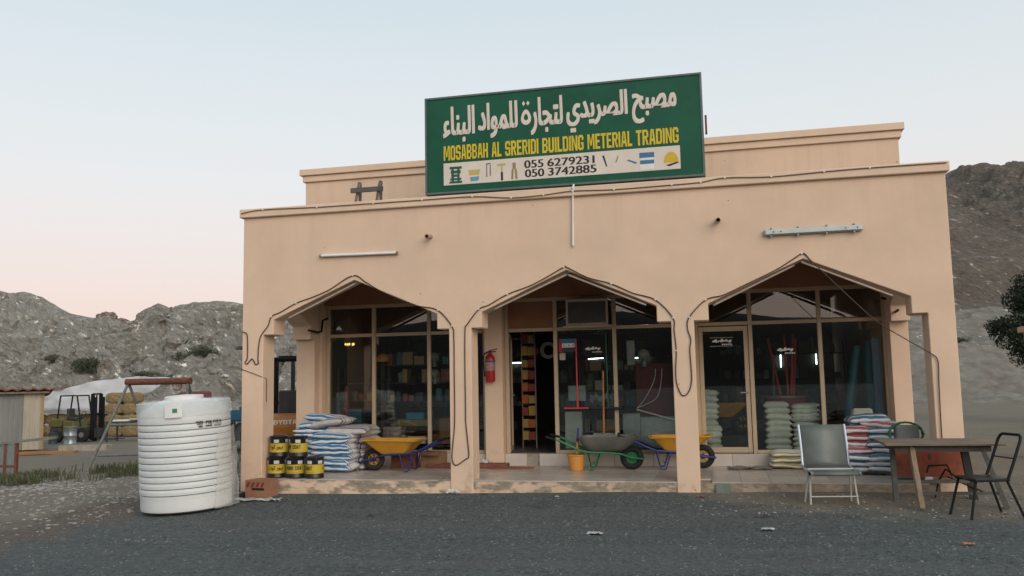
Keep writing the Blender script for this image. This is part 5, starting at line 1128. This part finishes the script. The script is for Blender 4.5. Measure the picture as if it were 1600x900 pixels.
# ---- forklift (dark one beside the hay)
def forklift(loc, rz, body_m, label, S_=1.0, brand=False):
    t = thing('forklift', label, 'forklift', loc, (0,0,R(rz))); t.scale = (S_,)*3
    obj('counterweight', MB().prism([(-1.14,.67),(-.55,.67),(-.5,1.0),(-.62,1.08),(-1.05,1.04),(-1.18,.9)], -.52, .52), body_m, t, bevel=.05, seg=2)
    obj('lower_skirt', B(-1.12,-.56,-.5,.5,.22,.66), M_dark, t, bevel=.03)
    obj('chassis', MB().prism([(-.52,.30),(.62,.30),(.62,.75),(.35,.62),(.1,.62),(-.05,.95),(-.5,.98)], -.50, .50), body_m, t, bevel=.03)
    obj('seat', MB().box(-.42,.0,-.25,.25,.99,1.10).box(-.5,-.38,-.25,.25,1.02,1.5), M_dark, t, bevel=.03)
    for x, y in ((-.75,.48),(-.75,-.48),(.45,.5),(.45,-.5)):
        r = .27 if x < 0 else .33; w = obj('wheel', MB().lathe([(.02,-.10),(.12,-.10),(.13,.10),(.02,.10)], 16, (x,y,r), 'y'), M_grey, t); obj('tyre', MB().lathe([(.14,-.11),(r-.02,-.11),(r,-.08),(r,.08),(r-.02,.11),(.14,.11)], 22, (x,y,r), 'y', cap=False), MATS['tyre_rubber'], w, smooth=True)
    for y in (-.46, .46):
        obj('cage_post', MB().tube([(.32,y,.7),(.22,y,1.5),(.12,y,2.08)], .035, 7), M_black, t); obj('cage_post', MB().tube([(-.78,y,1.0),(-.72,y,1.6),(-.66,y,2.08)], .035, 7), M_black, t)
    rg = MB().tube([(.12,-.46,2.08),(.12,.46,2.08),(-.66,.46,2.08),(-.66,-.46,2.08)], .035, 6, True)
    for k in range(5): rg.tube([(-.52+k*.13,-.45,2.09),(-.52+k*.13,.45,2.09)], .015, 5)
    obj('roof_guard', rg, M_black, t)
    ms = MB()
    for y in (-.33, .33): ms.box(.72,.86,y-.05,y+.05,.08,2.15).box(.87,.97,y-.04,y+.04,.1,2.0)
    for z in (.4,1.2,2.1): ms.box(.74,.84,-.279,.279,z,z+.08)
    obj('mast', ms, M_black, t); obj('lift_chain', B(.76,.80,-.04,.04,.5,2.09), M_dark, t)
    for y in (-.25, .25): obj('fork', MB().box(1.02,1.08,y-.06,y+.06,.08,.65).box(1.081,2.0,y-.06,y+.06,.08,.12), M_dark, t)
    obj('fork_carriage', B(.98,1.015,-.45,.45,.2,.6), M_dark, t)
    obj('steering_wheel', MB().tube([(.18+.05*math.cos(R(a)),.17*math.sin(R(a)),1.2+.15*math.cos(R(a))) for a in range(0,360,24)], .014, 5, True), M_black, t)
    if brand:
        e = MB(); block_text(e, 'TOYOTA', -.40,.08,.90,.98,-.001)
        obj('lettering', e, M_white, t, (-1.185,0,0), (0,0,R(-90)))
    return t
M_fy = mat('forklift_olive', (.11,.095,.02), .5, var=.2); M_fo = mat('forklift_orange', (.44,.17,.03), .5, var=.15)
forklift((-20.9,21.7,gh(-20,0)), 8, M_fy, 'black and yellow forklift parked beside the hay bales')
forklift((-1.48,4.60,gh(-1.5,0)-.03), 117, M_fo, 'orange forklift seen from behind through the left side arch', 1.12, True)
# ---- hay under a tarpaulin
M_hay = mat('hay', (.26,.19,.09), .95, var=.45, scale=9, bump=.9, bscale=30)
hay_me = None
hb = [(-27.2+i*.95, 26.2+.25*(i % 2), z, lay) for lay, z in enumerate((-1.0,-.45)) for i in range(8)]+[(-21.7+i*.95,25.2,z,2+k) for k, z in enumerate((-1.0,-.45,.1,.62)) for i in range(2)]
def bale_mesh(seed):
    rr = random.Random(seed); bm = bmesh.new(); bmesh.ops.create_cube(bm, size=1); bmesh.ops.subdivide_edges(bm, edges=bm.edges, cuts=4, use_grid_fill=True)
    for v in bm.verts:
        v.co = Vector((v.co.x*.95, v.co.y*.6, v.co.z*.54)); q = noise.noise(v.co*6+Vector((seed*7,0,0))); v.co *= 1-.06*q
        r = max(0, abs(v.co.x)-.25); v.co.z *= 1-r*1.5; v.co.y *= 1-r*1.2; r = max(0, abs(v.co.z)-.14); v.co.x *= 1-r*1.3; v.co.y *= 1-r*1.6
    me = bpy.data.meshes.new('bale'); bm.to_mesh(me); bm.free(); me.materials.append(M_hay); return me
bales = [bale_mesh(i) for i in range(3)]
for i, (x, y, z, lay) in enumerate(hb):
    left = lay < 2; tag(link('hay_bale', bales[i % 3], None, None, (x, y, z+.27+gh(-20,0)+1.0), (0,0,R(random.uniform(-6,6)))), (f'hay bale in {("lower","upper")[lay]} course of long row under tarpaulin, {ORD[i % 8] if i % 8 else "first"} from left' if left else f'hay bale in {ORD[lay-2]} layer of stack beside forklift mast, {("left","right")[(i-16) % 2]} column'), 'hay bale', 'hay row' if left else 'hay stack')
mb = MB(); nx, ny = 60, 18
for j in range(ny+1):
    for i in range(nx+1):
        u, v = i/nx, j/ny; x = -29.5+u*9.9
        top = lerp_list([(0,1.15),(.2,1.25),(.45,1.35),(.62,1.75),(.8,1.95),(.92,1.98),(1,1.75)], u); bot = lerp_list([(0,.35),(.5,.32),(.75,.15),(.88,.95),(1,1.5)], u)
        y = 25.55+.3*math.sin(u*9)+(1.0 if v > .45 else 0)*(v-.45)*5.5+.12*noise.noise(Vector((u*14, v*6, 3))); z = bot+(top-bot)*min(1, v/.45)**.8-(.2*(v-.45) if v > .45 else 0)+.10*noise.noise(Vector((u*10, v*8, 1)))+.04*noise.noise(Vector((u*30, v*20, 1)))
        mb.v.append((x, y, z))
for j in range(ny):
    for i in range(nx): mb.f.append((j*(nx+1)+i, j*(nx+1)+i+1, (j+1)*(nx+1)+i+1, (j+1)*(nx+1)+i))
o = obj('tarpaulin', mb, mat('white_tarp', (.56,.58,.60), .6, var=.12, scale=2), smooth=True); o.modifiers.new('t','SOLIDIFY').thickness = .02; tag(o, 'white tarpaulin spread over the hay stack at left', 'tarpaulin')
# ---- work benches and clutter in the yard
def bench(loc, w, d, h, m, label, rz=0):
    t = thing('work_bench', label, 'bench', loc, (0,0,R(rz))); obj('top', B(-w/2,w/2,-d/2,d/2,h-.06,h), m, t)
    for x in (-1,1):
        for y in (-1,1): obj('leg', B(x*(w/2-.06)-.03,x*(w/2-.06)+.03,y*(d/2-.06)-.03,y*(d/2-.06)+.03,0,h-.061), M_dark, t)
    obj('stretcher', B(-w/2+.1,w/2-.1,-.02,.02,.25,.3), M_dark, t); return t
g20 = gh(-20,0)
bench((-17.4,20.9,g20), 2.2, 1.0, .95, M_dark, 'dark bench loaded with white boards right of the forklift', 10)
for k, (dx, m, nm) in enumerate(((-.4,M_white,'white sheet lying askew on the dark bench'),(.4,M_cor,'cream board lying on the dark bench'))): tag(obj('board', B(-.55,.55,-.4,.4,0,.05), m, None, (-17.4+dx,20.8+.1*k,g20+.955+.055*k), (0,0,R(12+20*k))), nm, 'board')
tf = thing('timber_frame', 'low pale timber frame lying in the yard before the forklift', 'frame', (-21.6,18.8,g20)); M_timber = mat('timber', (.30,.20,.10), .8, var=.2)
obj('top_rail', B(-1.3,1.3,-.04,.04,.70,.78), M_timber, tf); obj('bottom_rail', B(-1.3,1.3,-.04,.04,0,.07), M_timber, tf)
for x in (-1.2,-.45,.35,1.2): obj('upright', MB().bar((x,0,.07),(x+.12,0,.70),.07,.06), M_timber, tf)
for i, (x, y, s, m, lb) in enumerate(((-22.6,20.4,.6,C('drum_blue', (.03,.07,.16)),'blue drum behind the timber frame'),(-20.2,20.3,.75,M_galv,'grey drum at the forklift wheel'),(-24.0,19.6,.9,M_rust,'rust brown drum near the shed corner'),(-21.0,20.2,.5,C('drum_dark', (.05,.07,.08)),'dark drum behind the timber frame'))):
    t = thing('oil_drum', lb, 'drum', (x,y,g20)); r = s*.36; obj('barrel', MB().lathe([(r,0),(r,.02),(r*.97,.03),(r*.97,s*.45),(r*1.02,s*.48),(r*.97,s*.51),(r*.97,s-.03),(r,s-.02),(r,s),(r*.9,s-.02),(.02,s-.02)], 18), m, t, smooth=True); obj('bung', MB().lathe([(.03,s-.019),(.03,s+.005)], 8, (r*.6,0,0)), M_dark, t)
tp = thing('wooden_signpost', 'pale T shaped post beside the shed', 'post', (-23.4,20.5,g20)); obj('post', B(-.05,.05,-.05,.05,0,1.75), M_timber, tp); obj('arm', B(-.5,.55,-.04,.04,1.751,1.83), M_timber, tp)
tag(obj('plank', B(-1,1,-.15,.15,0,.09), mat('orange_plank', (.33,.15,.05), .8), None, (-15.2,13.3,gh(-15,0)), (0,0,R(10))), 'orange brown plank lying on sand before the shed', 'plank'); tag(obj('concrete_block', B(-.9,.9,-.2,.2,0,.22), M_conc, None, (-14.6,14.4,gh(-15,0)), (0,0,R(8))), 'grey concrete block lying right of the shed', 'block')
# ---- vehicles glimpsed beside the shop
def car(loc, rz, m, label, L=4.3, W=1.7, H=1.45, name='parked_car', cat='car'):
    t = thing(name, label, cat, loc, (0,0,R(rz))); h = L/2
    obj('body', MB().prism([(-h,.30),(h,.30),(h,.62),(h-.15,.80),(h-1.2,.90),(-h+.7,.95),(-h+.05,.88),(-h,.6)], -W/2, W/2), m, t, bevel=.06, seg=2)
    cb = MB().prism([(-h+.35,.93),(-h+.85,H),(h-2.1,H),(h-1.25,.90)], -W/2+.10, W/2-.10); c_ = obj('cabin', cb, m, t, bevel=.06, seg=2)
    gl = MB().prism([(-h+.55,.97),(-h+.95,H-.08),(-.3,H-.08),(-.3,.97)], -W/2+.092, W/2-.092).prism([(-.22,.97),(-.22,H-.08),(h-2.15,H-.08),(h-1.5,.97)], -W/2+.092, W/2-.092); obj('window', gl, mat('car_glass', (.015,.018,.02), .08, var=0), c_)
    obj('windscreen', MB().add([(h-1.29,-W/2+.2,.95),(h-1.29,W/2-.2,.95),(h-2.02,W/2-.26,H-.04),(h-2.02,-W/2+.26,H-.04)], [(0,1,2,3)]), MATS['car_glass'], c_, (.03,0,.015)); obj('rear_window', MB().add([(-h+.42,-W/2+.2,1.0),(-h+.42,W/2-.2,1.0),(-h+.82,W/2-.26,H-.05),(-h+.82,-W/2+.26,H-.05)], [(0,1,2,3)]), MATS['car_glass'], c_, (-.03,0,.015))
    for x in (-h+.8, h-.85):
        for y in (-W/2+.08, W/2-.08):
            w = obj('wheel', MB().lathe([(.02,-.09),(.19,-.09),(.2,.09),(.02,.09)], 18, (x,y,.32), 'y'), M_grey, t); obj('tyre', MB().lathe([(.2,-.1),(.3,-.1),(.32,-.07),(.32,.07),(.3,.1),(.2,.1)], 24, (x,y,.32), 'y', cap=False), MATS['tyre_rubber'], w, smooth=True)
    for y in (-W/2+.22, W/2-.22): obj('headlight', B(h-.14,h-.02,y-.16,y+.16,.62,.74), M_white, t); obj('tail_light', B(-h-.012,-h+.06,y-.12,y+.12,.66,.84), M_red, t)
    return t
car((-5.2,12.6,gh(-5,0)-.05), -150, mat('car_white', (.5,.51,.52), .35, var=.04), 'white car seen through the left side arch')
tk2 = thing('blue_truck', 'blue flatbed truck mostly hidden between tank and corner pillar', 'truck', (-7.3,10.8,gh(-7,0)), (0,0,R(128)))
M_tkb = mat('truck_blue', (.012,.10,.17), .5, var=.2)
obj('bed', MB().box(-2.2,1.2,-.95,.95,.95,1.0).box(-2.2,1.2,-.97,-.93,1.001,1.28).box(-2.2,1.2,.93,.97,1.001,1.28).box(-2.24,-2.2,-.97,.97,1.001,1.28), M_tkb, tk2); obj('cab', MB().prism([(1.25,.55),(2.75,.55),(2.8,1.15),(2.45,1.75),(1.25,1.8)], -.1, .85), mat('truck_cab', (.16,.045,.04), .6, var=.2), tk2, bevel=.05); obj('chassis', B(-2.1,2.4,-.4,.4,.6,.9), M_dark, tk2)
for x in (-1.4,2.0):
    for y in (-.8,.8):
        w = obj('wheel', MB().lathe([(.02,-.1),(.2,-.1),(.2,.1),(.02,.1)], 16, (x,y,.4), 'y'), M_grey, tk2); obj('tyre', MB().lathe([(.22,-.12),(.38,-.12),(.4,-.08),(.4,.08),(.38,.12),(.22,.12)], 22, (x,y,.4), 'y', cap=False), MATS['tyre_rubber'], w, smooth=True)

# ================================================================= PLANTS
def leaf_material(name, col):
    m = mat(name, col, .7, var=.45, scale=2.5, spec=.2); return m
M_leaf = leaf_material('dark_leaf', (.025,.036,.02)); M_leaf2 = leaf_material('scrub_leaf', (.10,.11,.065)); M_grass = mat('grass', (.095,.105,.05), .8, var=.5, scale=2); M_leaf3 = leaf_material('bush_leaf', (.075,.085,.055)); M_bark = mat('bark', (.09,.07,.055), .95, var=.4, scale=8, bump=.5)
def crown_mesh(name, blobs, n, s, seed):
    rr = random.Random(seed); mb = MB(); tot = sum(b[3]**2 for b in blobs)
    for cx, cy, cz, r, fl in blobs:
        for k in range(int(n*r*r/tot)):
            d = Vector((rr.gauss(0,1), rr.gauss(0,1), rr.gauss(0,1))).normalized()*r*1.12*(rr.random()**.58); p = Vector((cx,cy,cz))+Vector((d.x,d.y,d.z*fl))
            if noise.noise(p*1.6/max(r,.4)) < -.22: continue
            a = Vector((rr.gauss(0,1), rr.gauss(0,1), rr.gauss(0,1))).normalized(); b = a.cross(Vector((rr.gauss(0,1), rr.gauss(0,1), rr.gauss(0,1)))).normalized(); q = s*rr.uniform(.6,1.4)
            mb.add([p-a*q, p+b*q*.35, p+a*q, p-b*q*.35], [(0,1,2,3)])
    return mb
def bush(x, y, z, r, seed, label, m=M_leaf2):
    t = thing('scrub_bush', label, 'bush', (x,y,z), group='scrub bushes on the hillside'); rr = random.Random(seed)
    bl = [(rr.uniform(-.6,.6)*r*1.3, rr.uniform(-.5,.5)*r, r*rr.uniform(.1,.42), r*rr.uniform(.25,.6), .6) for _ in range(9)]
    obj('foliage', crown_mesh('f', bl, 3600, .06*r, seed), m, t)
    for k in range(4): obj('stem', MB().tube([(0,0,-.2),(rr.uniform(-.3,.3)*r,rr.uniform(-.3,.3)*r,r*.5)], [.05*r,.02*r], 5), M_bark, t)
def on_hill(x, y): p = hill_left(x, y); return p[0], p[1], p[2]
for i, (x, y, r, lb) in enumerate(((-38.3,42.1,1.5,'large dark bush low on left hillside above the tarpaulin'),(-41.2,43.4,1.0,'smaller dark bush left of the large bush above tarpaulin'),(-31.0,45.3,1.5,'broad dark bush on the hillside above the water tank'),(-30.1,41.8,.7,'low bush on hillside just above the tank'),(-30.3,51.3,.8,'bush on the hillside close to the shop corner'),(-23,45.6,.8,'small bush on hillside seen through left side arch'),(-31.6,40.2,.9,'low scrub strip at foot of the hill above A frame'))):
    px = on_hill(x, y); bush(px[0], px[1], px[2]-.1, r, 50+i, lb, M_leaf3 if i in (0,2) else M_leaf2)
for i, (x, y, r, lb) in enumerate(((22.5,46.8,.7,'pale scrub on top of the gravel bank'),)):
    z = hill_right(x, y)[2] if y > 80 else bank(x, y)[2]; bush(x, y, z-.1, r, 80+i, lb)
tree = thing('roadside_tree', 'dark dense evergreen tree at the right edge', 'tree', (17.6,16.5,-.15))
obj('trunk', MB().tube([(0,0,-.2),(.05,0,.9),(.0,.1,1.8),(.1,.1,3.9)], [.17,.14,.11,.05], 9), M_bark, tree, smooth=True)
for a, b in (((.02,0,1.2),(-1.2,-.2,2.3)),((.03,.05,1.5),(1.0,.4,2.8)),((.0,.1,1.8),(-.5,.5,3.3))): obj('limb', MB().tube([a, tuple((p+q)/2+.08 for p, q in zip(a,b)), b], [.07,.05,.02], 6), M_bark, tree)
obj('crown', crown_mesh('c', [(-1.2,-.1,2.75,.7,.75),(-1.65,0,2.95,.4,.7),(-.35,.2,2.2,.75,.8),(-.75,0,3.2,.6,.9),(-.4,0,3.7,.65,.8),(.4,.1,3.4,1.0,.9),(.2,.2,4.4,.75,.9),(1.1,.2,2.7,.9,.8),(.5,.1,5.0,.6,1),(-1.0,0,3.75,.5,.8),(-.8,0,4.25,.42,.9),(-.9,.1,2.15,.5,.9)], 34000, .055, 5), M_leaf, tree)
def grass_patch(name, spots, label):
    mb = MB()
    for x, y, h in spots:
        z = ground_z(x, y)
        a = random.uniform(0, 6.28); w = .012; l_ = random.uniform(.1,.5)*h; dx, dy = math.cos(a), math.sin(a)
        mb.add([(x-dy*w,y+dx*w,z-.02),(x+dy*w,y-dx*w,z-.02),(x+dx*l_*.5+dy*w*.6,y+dy*l_*.5-dx*w*.6,z+h*.7),(x+dx*l_,y+dy*l_,z+h)], [(0,1,2),(0,2,3)])
    o = obj(name, mb, M_grass); o['kind'] = 'stuff'; tag(o, label, 'grass')
sp = []
for i in range(10000):
    t = random.random(); x = -8.2+5.6*t+random.gauss(0,.35); y = 3.4+2.3*t+random.gauss(0,.55)
    if noise.noise(Vector((x*1.1, y*1.1, 4))) < -.12+.25*random.random(): continue
    sp.append((x, y, random.uniform(.05,.24)))
grass_patch('grass', sp, 'strip of green grass and weeds behind the tank')

# ---- gate post and wall at the right edge
gp = thing('gate_post', 'cream gate post with a flat cap at the right edge', 'gate post', (13.13,5.0,-.14)); obj('shaft', B(-.12,.16,-.13,.13,0,2.3), mat('cream_post', (.40,.33,.24), .9, var=.1), gp, bevel=.01); obj('cap', B(-.20,.24,-.20,.20,2.302,2.41), MATS['cream_post'], gp, bevel=.012)
